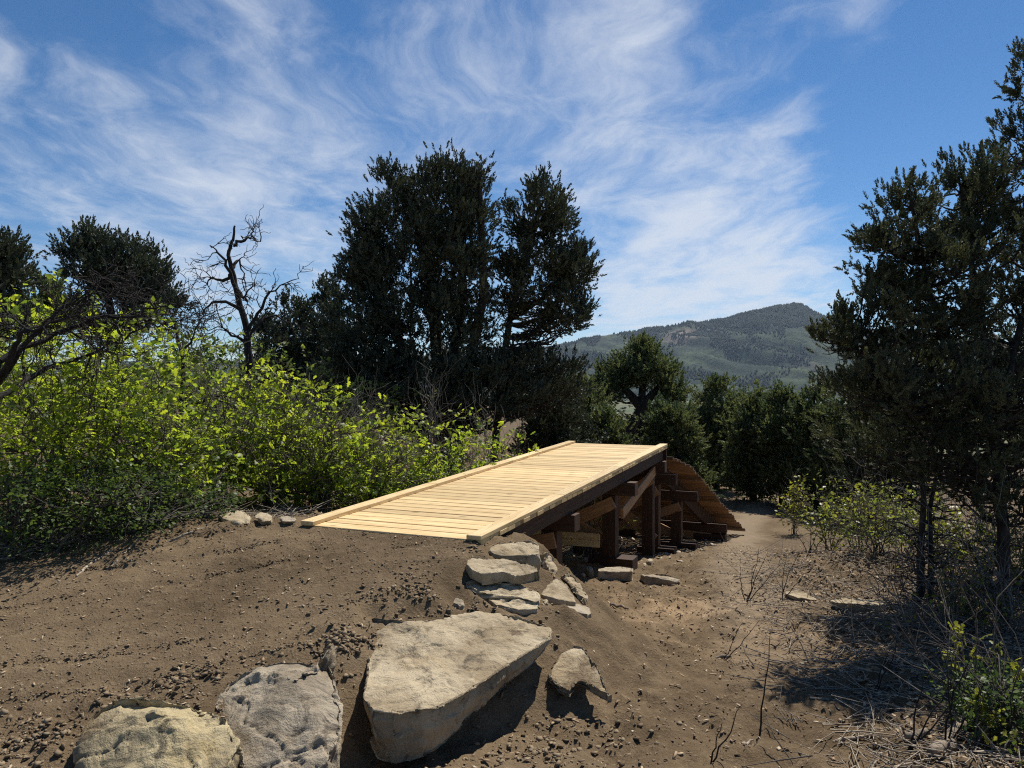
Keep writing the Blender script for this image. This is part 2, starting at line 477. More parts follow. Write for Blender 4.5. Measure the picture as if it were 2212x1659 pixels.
rock('layered flaking stone at the left foot of the stack', [(997, 1252, 5.94), (1025, 1240, 6.06), (1060, 1242, 6.09), (1095, 1255, 6.04), (1125, 1250, 6.14), (1160, 1270, 6.04), (1178, 1290, 5.89), (1160, 1300, 5.82), (1120, 1285, 5.86), (1070, 1280, 5.84), (1030, 1275, 5.79)],
     .13, chip=(.0, .05), inset=.03, voxel=.012, rough=.016, strata=.06, dirt=-.06, name='stone', group=STG)
rock('ragged low stone jutting out beneath the layered stone', [(1048, 1288, 5.85), (1090, 1278, 5.97), (1140, 1284, 5.97), (1168, 1300, 5.87), (1166, 1312, 5.77), (1120, 1314, 5.69), (1070, 1302, 5.72)],
     .12, chip=(.0, .05), inset=.02, voxel=.012, rough=.016, dirt=-.1, name='stone', group=STG)
rock('soil covered wedge slab right of the layered stone', [(1165, 1282, 6.30), (1180, 1256, 6.50), (1205, 1243, 6.65), (1228, 1255, 6.60), (1243, 1285, 6.40), (1247, 1300, 6.30), (1210, 1294, 6.25), (1180, 1286, 6.25)],
     .12, chip=(.0, .05), inset=.01, voxel=.012, rough=.01, dirt=.07, name='stone', group=STG)
rock('tall stone leaning behind the topmost stone beside the dark post', [(1165, 1190, 6.95), (1180, 1184, 7.15), (1198, 1198, 7.15), (1212, 1225, 7.05), (1210, 1240, 6.90), (1180, 1232, 6.80)],
     .42, chip=(.0, .06), inset=-.06, voxel=.013, rough=.014, dirt=-.06, name='stone', group=STG)
rock('rough stone at the right end of the stack', [(1210, 1236, 6.80), (1225, 1228, 7.00), (1252, 1246, 6.95), (1272, 1275, 6.75), (1281, 1300, 6.55), (1262, 1300, 6.50), (1240, 1270, 6.60)],
     .34, chip=(.0, .05), inset=-.05, voxel=.012, rough=.02, dirt=-.01, name='stone', group=STG)
rock('dark blunt block lowest in the stack', [(1200, 1303, 6.30), (1235, 1298, 6.45), (1278, 1306, 6.38), (1283, 1322, 6.20), (1268, 1326, 6.12), (1225, 1316, 6.15)],
     .24, chip=(.0, .05), inset=.02, voxel=.012, rough=.012, mat=M_ROCK_G, dirt=-.1, name='stone', group=STG)
rock('fist sized round stone between the layered stone and the wedge slab', [(1164, 1295, 6.10), (1175, 1288, 6.16), (1187, 1292, 6.14), (1188, 1301, 6.06), (1172, 1306, 6.02)], .09, voxel=.012, rough=.008, inset=.0, dirt=-.2, crown=.02, name='stone', group=STG)
rock('lone grey wedge stone lying in soil left of the stack', [(972, 1296, 5.68), (986, 1282, 5.80), (1000, 1288, 5.78), (1010, 1304, 5.64), (990, 1304, 5.60)], .07, voxel=.013, rough=.008, inset=-.02, dirt=-.05, mat=M_ROCK_G, name='stone')

rock('long low stone lying under the right side of the ramp', [(1284, 1226, 10.25), (1300, 1222, 10.4), (1345, 1220, 10.5), (1372, 1222, 10.4), (1374, 1232, 10.1), (1330, 1232, 10.1), (1290, 1231, 10.1)],
     .17, inset=.02, voxel=.014, rough=.014, dirt=-.05, name='stone', mat=M_ROCK_G)
rock('long low stone end to end with the one under the ramp', [(1374, 1236, 9.9), (1400, 1234, 10.05), (1440, 1236, 10.0), (1466, 1243, 9.85), (1475, 1252, 9.6), (1440, 1247, 9.65), (1390, 1244, 9.7)],
     .15, inset=.02, voxel=.014, rough=.016, dirt=-.08, name='stone', mat=M_ROCK_G)
rock('small flat pale stone behind the long low stones', [(1335, 1214, 10.6), (1362, 1208, 10.8), (1385, 1212, 10.75), (1380, 1221, 10.5), (1350, 1222, 10.45)], .08, voxel=.02, rough=.01, dirt=-.1, name='stone')
rock('round cobble in shade left of the long low stones', [(1263, 1226, 10.0), (1272, 1217, 10.1), (1283, 1222, 10.1), (1284, 1234, 9.9), (1272, 1238, 9.8)], .14, voxel=.02, rough=.01, inset=.0, dirt=-.2, crown=.03, name='stone')
rock('small cobble in front of the round shaded cobble', [(1252, 1236, 9.7), (1260, 1230, 9.8), (1268, 1238, 9.75), (1262, 1246, 9.6)], .1, voxel=.02, rough=.008, inset=.0, dirt=-.2, name='stone')
rock('flat tilted pale stone beside the trail on the right', [(1688, 1276, 9.2), (1705, 1268, 9.35), (1740, 1276, 9.2), (1772, 1290, 8.9), (1768, 1297, 8.8), (1720, 1288, 8.95)], .10, voxel=.013, rough=.012, dirt=-.08, name='stone')
rock('large pale flat stone by the tree trunk on the right', [(1775, 1294, 8.7), (1810, 1286, 8.9), (1860, 1285, 8.9), (1905, 1291, 8.75), (1916, 1302, 8.55), (1890, 1306, 8.45), (1830, 1303, 8.5)], .17, voxel=.02, rough=.014, dirt=-.08, name='stone')
rock('pale boulder half under the oak scrub left of the ramp', [(468, 1108, 8.1), (490, 1095, 8.3), (525, 1097, 8.3), (545, 1112, 8.1), (535, 1126, 7.8), (490, 1124, 7.8)], .13, voxel=.02, rough=.016, dirt=-.1, name='stone')
rock('tan boulder next to the pale one left of the ramp', [(540, 1110, 8.0), (560, 1100, 8.2), (590, 1106, 8.1), (595, 1118, 7.85), (565, 1124, 7.75)], .11, voxel=.02, rough=.014, dirt=.0, name='stone')
rock('small brown stone just left of the ramp kerb', [(600, 1114, 7.9), (620, 1107, 8.0), (645, 1112, 7.9), (640, 1122, 7.7), (610, 1122, 7.7)], .08, voxel=.018, rough=.012, dirt=.06, name='stone', mat=M_ROCK_G)

# ------------------------------------------------------------------ terrain
HD = 0.400                       # heading of the ramp, to the right of straight ahead
RX, RY, RZ = -0.262, 6.558, -1.312   # near right top corner of the deck
RW, RL = 1.911, 8.0
SLOPE = math.tan(0.027)


def ramp_pt(u, v, z):
    """u along the ramp, v to its right, z height"""
    return np.array([RX + math.sin(HD) * u + math.cos(HD) * v, RY + math.cos(HD) * u - math.sin(HD) * v, z])


EDGE = np.array([(-9, -2.0), (-6.0, 1.6), (-3.0, 3.2), (-2.1, 3.70), (-1.40, 3.95), (-.95, 4.50), (-.42, 5.0), (.10, 5.50), (.52, 6.05), (.72, 6.85), (.45, 7.75),
                 (-1.35, 8.75), (-2.3, 10.2), (-2.1, 13.5), (-1.4, 17), (1.0, 26), (4.0, 38), (10, 70), (40, 200)])


SEATS = []
for a_, k_ in ROCKSPEC:
    q_ = np.array([U(*p_) for p_ in a_[1]])
    if q_[:, 1].mean() < 7.6:
        c_ = q_.mean(0)
        for p_, p2_ in zip(q_, np.roll(q_, -1, 0)):
            for f_ in (.97, .82, .64, .45, .25):
                SEATS.append(c_ + (p_ - c_) * f_ - [0, 0, .055])
                for m_ in (.25, .5, .75):
                    SEATS.append(c_ + (p_ * (1 - m_) + p2_ * m_ - c_) * f_ - [0, 0, .055])
        SEATS.append(c_ - [0, 0, .03])


def edge_sd(x, y):
    best = np.full(x.shape, 1e9); sg = np.ones(x.shape)
    for (ax, ay), (bx, by) in zip(EDGE[:-1], EDGE[1:]):
        dx, dy = bx - ax, by - ay; L2 = dx * dx + dy * dy
        t = np.clip(((x - ax) * dx + (y - ay) * dy) / L2, 0, 1)
        ex, ey = x - (ax + t * dx), y - (ay + t * dy)
        d = ex * ex + ey * ey
        s = np.where(dx * ey - dy * ex > 0, 1.0, -1.0)       # + on the high (left) side
        up_ = d < best
        best = np.where(up_, d, best); sg = np.where(up_, s, sg)
    return np.sqrt(best) * sg


def height(x, y, fine=True):
    x = np.asarray(x, float); y = np.asarray(y, float)
    ur = (x - RX) * math.sin(HD) + (y - RY) * math.cos(HD)      # along the ramp
    vr = (x - RX) * math.cos(HD) - (y - RY) * math.sin(HD)      # to its right
    ul = np.where(ur < .4, np.minimum((y - RY) * .93 + (x - RX) * .28 * (x < RX) + (x - RX) * .389 * (x >= RX), .02 + 0 * y), ur)
    ul = np.where((ur > -.2) & (ur <= .4), np.maximum(ul, np.minimum(ur, .02)), ul)
    hl = np.interp(ul, [-60, -6, -3.4, -2.5, -1.5, -.7, -.2, .02, .25, 1.2, 4, 8, 14, 26, 56, 116, 296, 900, 7000],
                   [-2.1, -2.0, -1.90, -1.80, -1.63, -1.47, -1.385, -1.365, -1.42, -1.46, -1.40, -1.25, -1.05, -0.8, -1.5, -6, -22, -52, -60])
    side = np.clip(-(x + 4.5), 0, 60)
    hl = hl + 0.05 * side * np.clip((y - 5) / 12, 0, 1) * np.clip((160 - y) / 100, 0, 1)
    hr = np.interp(y, [-50, 0, 2, 3.5, 4.5, 7, 9, 11.4, 13.7, 16, 18.7, 24, 30, 45, 100, 300, 900, 7000],
                   [-1.5, -1.62, -1.8, -2.02, -2.15, -2.35, -2.48, -2.66, -3.08, -3.43, -3.68, -3.95, -4.1, -4.7, -9, -26, -54, -60])
    hr = hr + 0.22 * np.exp(-((x - 4.7) / .9) ** 2 - ((y - 10.3) / 1.0) ** 2) + 0.10 * np.clip(x - 3.2, 0, 4) * np.clip((14 - y) / 8, 0, 1)
    hr = hr - 0.10 * np.exp(-((x - 1.9) / .8) ** 2) * np.clip((y - 3) / 4, 0, 1) * np.clip((16 - y) / 4, 0, 1)
    w = np.interp(y, [0, 4, 4.7, 5.3, 6.4, 7.1, 8.2, 10, 14, 20, 40, 100], [.9, .30, .36, .85, .9, .6, .5, 1.8, 3.2, 5, 9, 20])
    s = edge_sd(x, y)
    t = np.clip(s / w * 0.5 + 0.5, 0, 1); t = t * t * (3 - 2 * t)
    h = hr + (hl - hr) * t
    if fine:
        p = np.stack([x, y, np.zeros_like(x)], -1)
        near = np.clip((26 - y) / 14, 0, 1)
        rough = np.clip(1.15 - 0.75 * np.clip((s - .35) / .8, 0, 1) * np.clip((8 - y) / 2, 0, 1), .3, 1.2)
        h = h + near * rough * (0.03 * fbm(p * 1.1, 3, 3) + 0.030 * fbm(p * 5.0, 3, 9) + 0.018 * fbm(p * 17, 2, 21))
        # faint tool marks following the curve of the built-up path
        lane = y - 0.32 * x + 0.05 * fbm(p * .8, 2, 5)
        h = h - 0.030 * np.maximum(0, np.sin(lane * 13.0 + 2.5 * fbm(p * .6, 2, 6))) ** 6 * (.4 + .6 * np.clip(fbm(p * 1.7, 2, 8) + .5, 0, 1)) * np.clip((s - .4) / .5, 0, 1) * np.clip((8 - y) / 2, 0, 1)
        inside = np.clip((ur - .0) / .12, 0, 1) * np.clip((8.3 - ur) / .3, 0, 1) * np.clip((vr + RW + .12) / .12, 0, 1) * np.clip((.02 - vr) / .1, 0, 1)
        h = np.where(inside > 0, np.minimum(h, h * (1 - inside) + np.minimum(h, RZ - .10 - .05 * ur - .25 * np.clip(ur - 1.3, 0, .8)) * inside), h)
        # soil at the ramp's near edge is level with the planks
        lip = np.exp(-((ur + .10) / .22) ** 2) * np.clip((vr + RW + .5) / .3, 0, 1) * np.clip((.25 - vr) / .25, 0, 1)
        h = h * (1 - lip) + (RZ - .05 + .25 * np.clip(ur, -.4, 0) + .004 * fbm(p * 12, 2, 4)) * lip
        hf = h.ravel().copy(); sel = np.where((y.ravel() < 8.3) & (y.ravel() > 2.8) & (np.abs(x.ravel() + 1) < 3.4))[0]
        if len(sel):
            qx, qy = x.ravel()[sel], y.ravel()[sel]; cap = np.full(len(sel), 99.0)
            for (ax_, ay_, az_) in SEATS:
                np.minimum(cap, az_ + .8 * np.hypot(qx - ax_, qy - ay_), out=cap)
            hf[sel] = np.minimum(hf[sel], cap + .012 * fbm(p.reshape(-1, 3)[sel] * 9, 2, 71)); h = hf.reshape(h.shape)
        h = h + np.clip((y - 26) / 30, 0, 1) * 0.35 * fbm(p * .12, 3, 31)
    return h


def H(x, y):
    return float(height(np.array([x]), np.array([y]))[0])


def graded(a, b, step, lo, hi, g=1.12):
    core = list(np.arange(a, b, step))
    s, p, left = step, a, []
    while p > lo:
        s *= g; p -= s; left.append(max(p, lo))
    s, p, right = step, core[-1], []
    while p < hi:
        s *= g; p += s; right.append(min(p, hi))
    return np.array(left[::-1] + core + right)


gx = graded(-4.6, 5.6, 0.038, -6000, 6000, 1.13)
gy = graded(2.6, 12.5, 0.042, -150, 6900, 1.10)
XX, YY = np.meshgrid(gx, gy)
ZZ = height(XX, YY)
G = Geo()
ny, nx = XX.shape
i = np.arange(ny - 1)[:, None] * nx + np.arange(nx - 1)[None]
SD = edge_sd(XX, YY)
lf = np.clip((YY - 6.35 - .85 * (XX + 4.6) + 0.4 * fbm(np.stack([XX, YY, 0 * XX], -1) * .9, 3, 77)) / 1.0, 0, 1)
lf = np.where(YY > 7.9, np.clip((SD - .6) / 1.2, 0, 1), lf * (YY > 3))
rt = np.clip((XX - 2.6 - 0.16 * (YY - 4) - 1.3 * np.clip((YY - 11) / 8, 0, 3) + 0.6 * fbm(np.stack([XX, YY, 0 * XX], -1) * .8, 3, 55)) / 1.2, 0, 1)
G.add(np.stack([XX, YY, ZZ], -1).reshape(-1, 3), q=np.stack([i, i + 1, i + nx + 1, i + nx], -1).reshape(-1, 4),
      a=np.maximum(lf, rt * .85).ravel() * .9)
tag(G.link('ground', M_GROUND, smooth=True), 'brown bare soil of the built up path and the trail below the ramp', kind='structure')

# ------------------------------------------------------------------ mountain and the far valley
sky_px = np.array([(-900, 800), (-300, 790), (200, 782), (700, 776), (1000, 762), (1195, 748), (1290, 727), (1400, 710), (1480, 697), (1560, 690), (1625, 674),
                   (1680, 661), (1715, 656), (1738, 659), (1762, 675), (1830, 703), (1900, 716), (2000, 728), (2212, 742), (2600, 760), (3300, 800)], float)
ang = np.linspace(-0.95, 1.05, 560)
dist = np.concatenate([np.linspace(2350, 4500, 96), np.linspace(4560, 6300, 22)])
AA, DD = np.meshgrid(ang, dist)
pxs = CX + FPX * np.tan(AA)
ridge = (CY - np.interp(pxs, sky_px[:, 0], sky_px[:, 1])) / FPX           # tan elevation over forward distance
MX, MY = np.tan(AA) * DD, DD
tt = np.clip((DD - 2400) / (4500 - 2400), 0, 1)
base = -56.0
top = ridge * 4500
prof = np.where(DD <= 4500, 0.30 * tt + 0.70 * tt ** 2.3, 1 - 0.55 * ((DD - 4500) / 1800))
p3 = np.stack([MX / 420, MY / 900, 0 * MX], -1)
gul = 1 - np.abs(fbm(np.stack([(MX + 0.55 * MY) / 260, MY / 1500, 0 * MX], -1), 4, 5))
fade = np.clip(tt * 3, 0, 1) * np.clip((1 - tt) * 3.2, 0.12, 1)
MZ = base + (top - base) * prof + (gul - .6) * 105 * fade + 30 * fbm(p3, 4, 8) * fade
MZ += np.where(DD > 4300, 5 * fbm(np.stack([MX / 70, MY / 70, 0 * MX], -1), 3, 2), 0)
G = Geo()
ny, nx = MX.shape
i = np.arange(ny - 1)[:, None] * nx + np.arange(nx - 1)[None]
G.add(np.stack([MX, MY, MZ], -1).reshape(-1, 3), q=np.stack([i, i + 1, i + nx + 1, i + nx], -1).reshape(-1, 4))
tag(G.link('mountain', M_MTN, smooth=True), 'long green mountain with gullies and a blunt peak beyond the valley', kind='structure')

# far-off forest on the mountain, one mass
cone_v = np.array([[0.5, 0, 0], [-.25, .43, 0], [-.25, -.43, 0], [.3, .1, .5], [-.22, .2, .55], [0, -.3, .5], [0, 0, 1.0]])
cone_t = np.array([[0, 1, 3], [1, 4, 3], [1, 2, 4], [2, 5, 4], [2, 0, 5], [0, 3, 5], [3, 4, 6], [4, 5, 6], [5, 3, 6]])
NF = 30000
ia = RNG.uniform(0.0, 1.0, NF * 3); idd = RNG.uniform(0, 1, NF * 3) ** 0.6
fa = -0.05 + ia * 0.62; fd = 2500 + idd * 2010
clump = fbm(np.stack([np.tan(fa) * fd / 190, fd / 260, 0 * fd], -1), 3, 12) + 0.9 * (idd - 0.62)
keep = np.argsort(-clump - RNG.uniform(0, .8, len(clump)))[:NF]
fa, fd = fa[keep], fd[keep]
ai = np.interp(fa, ang, np.arange(len(ang))); di = np.interp(fd, dist, np.arange(len(dist)))
a0, d0 = ai.astype(int).clip(0, len(ang) - 2), di.astype(int).clip(0, len(dist) - 2)
ra, rd = ai - a0, di - d0
fz = (MZ[d0, a0] * (1 - ra) * (1 - rd) + MZ[d0, a0 + 1] * ra * (1 - rd) + MZ[d0 + 1, a0] * (1 - ra) * rd + MZ[d0 + 1, a0 + 1] * ra * rd)
G = Geo()
M_FOREST = leaf_mat('forest_dark', (0.012, 0.020, 0.012), (0.028, 0.042, 0.022), (0.02, 0.03, 0.01), 0.1, 0.8, 0.1)
G.scatter(cone_v, cone_t, np.stack([np.tan(fa) * fd, fd, fz - 1], -1), np.tile([0, 0, 1.0], (NF, 1)), RNG.uniform(7, 15, NF), RNG.uniform(0, .3, NF))
tag(G.link('mountain_forest', M_FOREST), 'dark far off trees dotted over the mountain slope and ridge', kind='stuff')

# a few pale houses of the town in the valley
m, n = new_mat('house_wall'); oi = n.n('ShaderNodeObjectInfo')
finish(n, n.mix(oi.outputs['Random'], (0.62, 0.6, 0.56), (0.8, 0.8, 0.8)), 0.7); M_HOUSE = m
m, n = new_mat('house_roof'); oi = n.n('ShaderNodeObjectInfo')
finish(n, n.mix(oi.outputs['Random'], (0.22, 0.21, 0.21), (0.6, 0.6, 0.62)), 0.5); M_ROOF = m


def house(px, py, d, w, dp, h, label):
    c = U(px, py, d); c[2] -= h * .3
    e = empty('house', c, label, 'house', 'houses of the valley town')
    g = Geo()
    v = np.array([[-w, -dp, -6], [w, -dp, -6], [w, dp, -6], [-w, dp, -6], [-w, -dp, h], [w, -dp, h], [w, dp, h], [-w, dp, h]]) * [.5, .5, 1] + c
    g.add(v, q=[[0, 1, 5, 4], [1, 2, 6, 5], [2, 3, 7, 6], [3, 0, 4, 7]])
    g.link('wall', M_HOUSE, e)
    g = Geo()
    v = np.array([[-w - 1, -dp - 1, h - .3], [w + 1, -dp - 1, h - .3], [w + 1, dp + 1, h - .3], [-w - 1, dp + 1, h - .3], [-w - 1, 0, h + dp * .22], [w + 1, 0, h + dp * .22]]) * [.5, .5, 1] + c
    g.add(v, q=[[0, 1, 5, 4], [2, 3, 4, 5], [1, 0, 3, 2]], t=[[1, 2, 5], [3, 0, 4]])
    g.link('roof', M_ROOF, e)


for (px, py, w, dp, h, lb) in [
        (1712, 858, 17, 12, 5, 'small pale house at the left of the roofs seen between two trees'),
        (1721, 863, 15, 10, 5, 'small white house just below the leftmost roof of the valley town'),
        (1731, 859, 20, 12, 6, 'white house in the middle of the town roofs below the mountain'),
        (1741, 863, 16, 11, 5, 'pale house right of the middle of the far town roofs'),
        (1750, 859, 15, 11, 5, 'small white house at the right of the town roofs between two trees'),
        (1726, 871, 44, 16, 5, 'long low pale building in front of the far town roofs'),
        (1478, 883, 18, 11, 5, 'white house seen left of the tall juniper behind the ramp'),
        (1492, 884, 16, 11, 5, 'white house second from the left behind the ramp trees'),
        (1500, 888, 14, 10, 5, 'small pale house lowest of the three behind the ramp trees'),
        (1893, 872, 18, 12, 5, 'white house glimpsed through the big right juniper, upper left one'),
        (1912, 880, 22, 12, 5, 'white house glimpsed through the big right juniper, in the middle'),
        (1934, 870, 16, 11, 5, 'white house glimpsed through the big right juniper, rightmost one')]:
    house(px, py, 1750.0, w, dp, h, lb)


# ------------------------------------------------------------------ the wooden jump ramp
_box_cache = {}


def box_mesh(sx, sy, sz, bev, mat):
    key = (round(sx, 3), round(sy, 3), round(sz, 3), bev, mat.name)
    if key not in _box_cache:
        bm = bmesh.new(); bmesh.ops.create_cube(bm, size=1.0)
        for v_ in bm.verts:
            v_.co = Vector((v_.co.x * sx, v_.co.y * sy, v_.co.z * sz))
        if bev: bmesh.ops.bevel(bm, geom=list(bm.edges), offset=bev, segments=1, affect='EDGES')
        me = bpy.data.meshes.new('board'); bm.to_mesh(me); bm.free()
        me.materials.append(mat); _box_cache[key] = me
    return _box_cache[key]


def board(name, parent, a, b, w, h, mat, up=(0, 0, 1), bev=0.004, mesh_axis=0, label=None):
    """a board from a to b (parent space), w across, h along up"""
    a, b = Vector(a), Vector(b)
    ax = (b - a); L = ax.length; ax.normalize()
    upv = Vector(up); side = upv.cross(ax).normalized(); upv = ax.cross(side).normalized()
    if mesh_axis == 0:
        me = box_mesh(L, w, h, bev, mat); rot = Matrix((ax, side, upv)).transposed()
    elif mesh_axis == 1:
        me = box_mesh(w, L, h, bev, mat); rot = Matrix((-side, ax, upv)).transposed()
    else:
        me = box_mesh(w, h, L, bev, mat); rot = Matrix((side, upv, ax)).transposed()
        if rot.determinant() < 0: rot = Matrix((-side, upv, ax)).transposed()
    o = bpy.data.objects.new(name, me); COL.objects.link(o)
    mt = rot.to_4x4(); mt.translation = (a + b) / 2
    o.parent = parent; o.matrix_basis = mt
    if label: o['label'] = label
    return o


jit = random.Random(4)
deck = empty('wooden_ramp', (RX, RY, RZ), 'new pale pine plank take-off ramp with edge kerbs on dark timber posts', 'ramp', rz=-HD)


def dz(u):
    return SLOPE * u


KH, PT = 0.040, 0.042
npl = 42
pw = RL / npl
for k in range(npl):
    u = (k + .5) * pw
    z = dz(u) - KH - PT / 2 + jit.uniform(-.0015, .0015)
    e0, e1 = jit.uniform(-.006, .006), jit.uniform(-.006, .006)
    o = board('plank', deck, (-RW, u, z), (0, u, z), pw - .019, PT, M_PINE, (0, -SLOPE, 1), .003)
    o.location.x += e0; o.location.y += e1 * .3
for side, cuts in ((-1, (0.0, 2.45, 4.9, 6.2, 8.0)), (1, (0.0, 2.2, 4.7, 8.0))):
    x = -.07 if side > 0 else -RW + .07
    for a, b in zip(cuts[:-1], cuts[1:]):
        kb = board('kerb_board', deck, (x, a + .004 + (-.02 if a == 0 else 0), dz(a) - KH / 2 + .001), (x, b - .004, dz(b) - KH / 2 + .001), .142, KH, M_PINE_Y, bev=.004, mesh_axis=1)
    g = Geo()
    an = np.arange(6) / 6 * 2 * np.pi
    for u in np.arange(.06, 8, .4):
        for dx in (-.035, .035):
            c = np.array([x + dx + jit.uniform(-.01, .01), u + jit.uniform(-.03, .03), dz(u) + .002])
            g.add(np.concatenate([np.stack([np.cos(an) * .005, np.sin(an) * .005, 0 * an], 1) + c, [c + [0, 0, .001]]]), t=[[q_, (q_ + 1) % 6, 6] for q_ in range(6)])
    v = np.concatenate(g.v)
    so = g.link('screw_heads', M_SCREW); so.parent = deck; so['kind'] = 'stuff'


def local_ground(u, v):
    p = ramp_pt(u, v, 0)
    return H(p[0], p[1]) - RZ


for v_ in (-.12, -RW / 2, -RW + .12):
    for a, b in ((0.15, 3.9), (3.9, 7.98)):
        za, zb = dz(a) - KH - PT - .105, dz(b) - KH - PT - .105
        board('stringer_beam', deck, (v_, a, za), (v_, b, zb), .10, .205, M_TIMBER_X)


def bent(parent, u, v0, v1, ztop, cap_r, cap_l, sill=True, dv=0.0, brace=True, cap_h=.2, extra=0):
    """a trestle: two posts, a cap beam, X braces and a sill"""
    zc0 = ztop - cap_h
    board('cap_beam', parent, (cap_l, u, ztop - cap_h / 2), (cap_r, u, ztop - cap_h / 2), .2, cap_h, M_TIMBER_X)
    zb = {}
    for v_ in (v0, v1):
        gz = local_ground(u, v_)
        zb[v_] = gz
        board('post', parent, (v_, u, gz - .15), (v_, u, zc0 - .003), .2, .2, M_TIMBER, up=(0, 1, 0), mesh_axis=2)
        if sill:
            board('sill_block', parent, (v_ - .28, u - .16, gz + .02), (v_ + .34, u - .16, gz + .02), .30, .30, M_TIMBER_X)
    if brace:
        uf = u - .1 - .022
        board('brace', parent, (v1 + .06, uf, zc0 - .12), (v0 - .05, uf, zb[v0] + .32), .04, .19, M_BRACE, up=(0, 1, 0)).rotation_mode = 'XYZ'
        ub = u + .1 + .022
        board('brace', parent, (v0 - .05, ub, zc0 - .12), (v1 + .05, ub, zb[v1] + .30), .04, .19, M_BRACE, up=(0, 1, 0))
    return zb


def brace_between(parent, a, b, wide, thick, normal, mat=None):
    """board with its wide face square to normal"""
    ax = (Vector(b) - Vector(a)).normalized()
    return board('brace', parent, a, b, wide, thick, mat or M_BRACE, up=tuple(normal))


def xbent(parent, u, v0, v1, ztop, cap_r, cap_l, sill=True, cap_h=.2, flat=True):
    zc0 = ztop - cap_h
    board('cap_beam', parent, (cap_l, u, ztop - cap_h / 2), (cap_r, u, ztop - cap_h / 2), .2, cap_h, M_TIMBER_X)
    zb = {}
    for v_ in (v0, v1):
        gz = local_ground(u, v_); zb[v_] = gz
        board('post', parent, (v_, u, gz - .2), (v_, u, zc0 - .003), .2, .2, M_TIMBER, up=(0, 1, 0), mesh_axis=2)
        if sill:
            board('sill_block', parent, (v_ - .30, u, gz + .03), (v_ + .38, u, gz + .03), .32, .26, M_TIMBER_X)
    hgt_ = zc0 - min(zb.values())
    if hgt_ > .5:
        brace_between(parent, (v1 + .085, u - .124, zc0 - .10), (v0 - .085, u - .124, max(zb[v0] + .28, zc0 - 1.25)), .19, .04, (0, -1, 0))
        brace_between(parent, (v0 - .085, u + .124, zc0 - .10), (v1 + .085, u + .124, max(zb[v1] + .22, zc0 - 1.25)), .19, .04, (0, -1, 0))
    return zb


deck_bot = -KH - PT - .21
xbent(deck, 2.6, -RW + .3, -.3, deck_bot + dz(2.6), .02, -RW - .02, sill=False)
zb1 = xbent(deck, 5.2, -RW + .3, -.3, deck_bot + dz(5.2), .10, -RW - .05)
zb2 = xbent(deck, 7.75, -RW + .3, -.3, deck_bot + dz(7.75) + .0, .02, -RW - .02, sill=False)
# long brace between the second and third trestle on the right side
brace_between(deck, (-.16, 5.36, zb1[-.3] + .78), (-.16, 7.62, deck_bot + dz(7.6) - .16), .17, .04, (1, 0, 0), M_BRACE)
board('header_board', deck, (-RW + .02, RL - .03, dz(RL) - KH - PT - .11), (-.01, RL - .03, dz(RL) - KH - PT - .11), .05, .22, M_TIMBER_X)
# short boards nailed across the second trestle
for r_, (z0, cutsx) in enumerate(((-.985, (-1.62, -1.02, -.42)), (-1.09, (-1.62, -1.3, -.86, -.42)))):
    for a, b in zip(cutsx[:-1], cutsx[1:]):
        board('cross_board', deck, (a + .003, 5.05, z0), (b - .003, 5.05, z0), .04, .102, M_PINE)
board('back_post', deck, (-1.66, 5.05, -1.5), (-1.66, 5.05, -.7), .09, .09, M_TIMBER, up=(0, 1, 0), mesh_axis=2)

# landing ramp beyond it: leans away, its underside faces the camera
land = empty('landing_ramp', ramp_pt(8.05, -RW / 2, -3.0), 'steep plank landing ramp falling away behind the take-off deck, underside showing', 'ramp', rz=-HD)
lo_inv = Matrix.LocRotScale(land.location, land.rotation_euler.to_quaternion(), None).inverted()


def LP(u, v, z):
    return lo_inv @ Vector(ramp_pt(u, v, z))


prof_u = np.array([8.04, 8.5, 8.9, 9.4, 10.2, 11.5, 12.5, 13.35])
prof_z = np.array([-1.36, -1.47, -1.60, -1.82, -2.18, -2.77, -3.22, -3.60])
prof_d = np.array([.05, .16, .26, .33, .44, .60, .72, .84])


def lz(u): return float(np.interp(u, prof_u, prof_z))
def ld(u): return float(np.interp(u, prof_u, prof_d))


us = np.linspace(8.04, 13.35, 600)
arc = np.concatenate([[0], np.cumsum(np.hypot(np.diff(us), np.diff(np.interp(us, prof_u, prof_z))))])
k, s = 0, .09
while s < arc[-1] - .05:
    u = float(np.interp(s, arc, us))
    du = .02
    sl = (lz(u + du) - lz(u - du)) / (2 * du)
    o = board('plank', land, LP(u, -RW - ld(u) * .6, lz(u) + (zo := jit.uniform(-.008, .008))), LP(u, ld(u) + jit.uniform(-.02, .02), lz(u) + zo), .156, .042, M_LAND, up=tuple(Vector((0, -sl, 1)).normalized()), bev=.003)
    s += .19
for f0, f1 in ((-.34, .28), (-.95, -.95), (-1.60, -2.1)):
    for a, b in ((8.1, 9.15), (9.15, 13.2)):
        ta, tb = (a - 8.1) / 5.1, (b - 8.1) / 5.1
        board('stringer_beam', land, LP(a, f0 + (f1 - f0) * ta, lz(a) - .18), LP(b, f0 + (f1 - f0) * tb, lz(b) - .18), .09, .30, M_TIMBER_X)


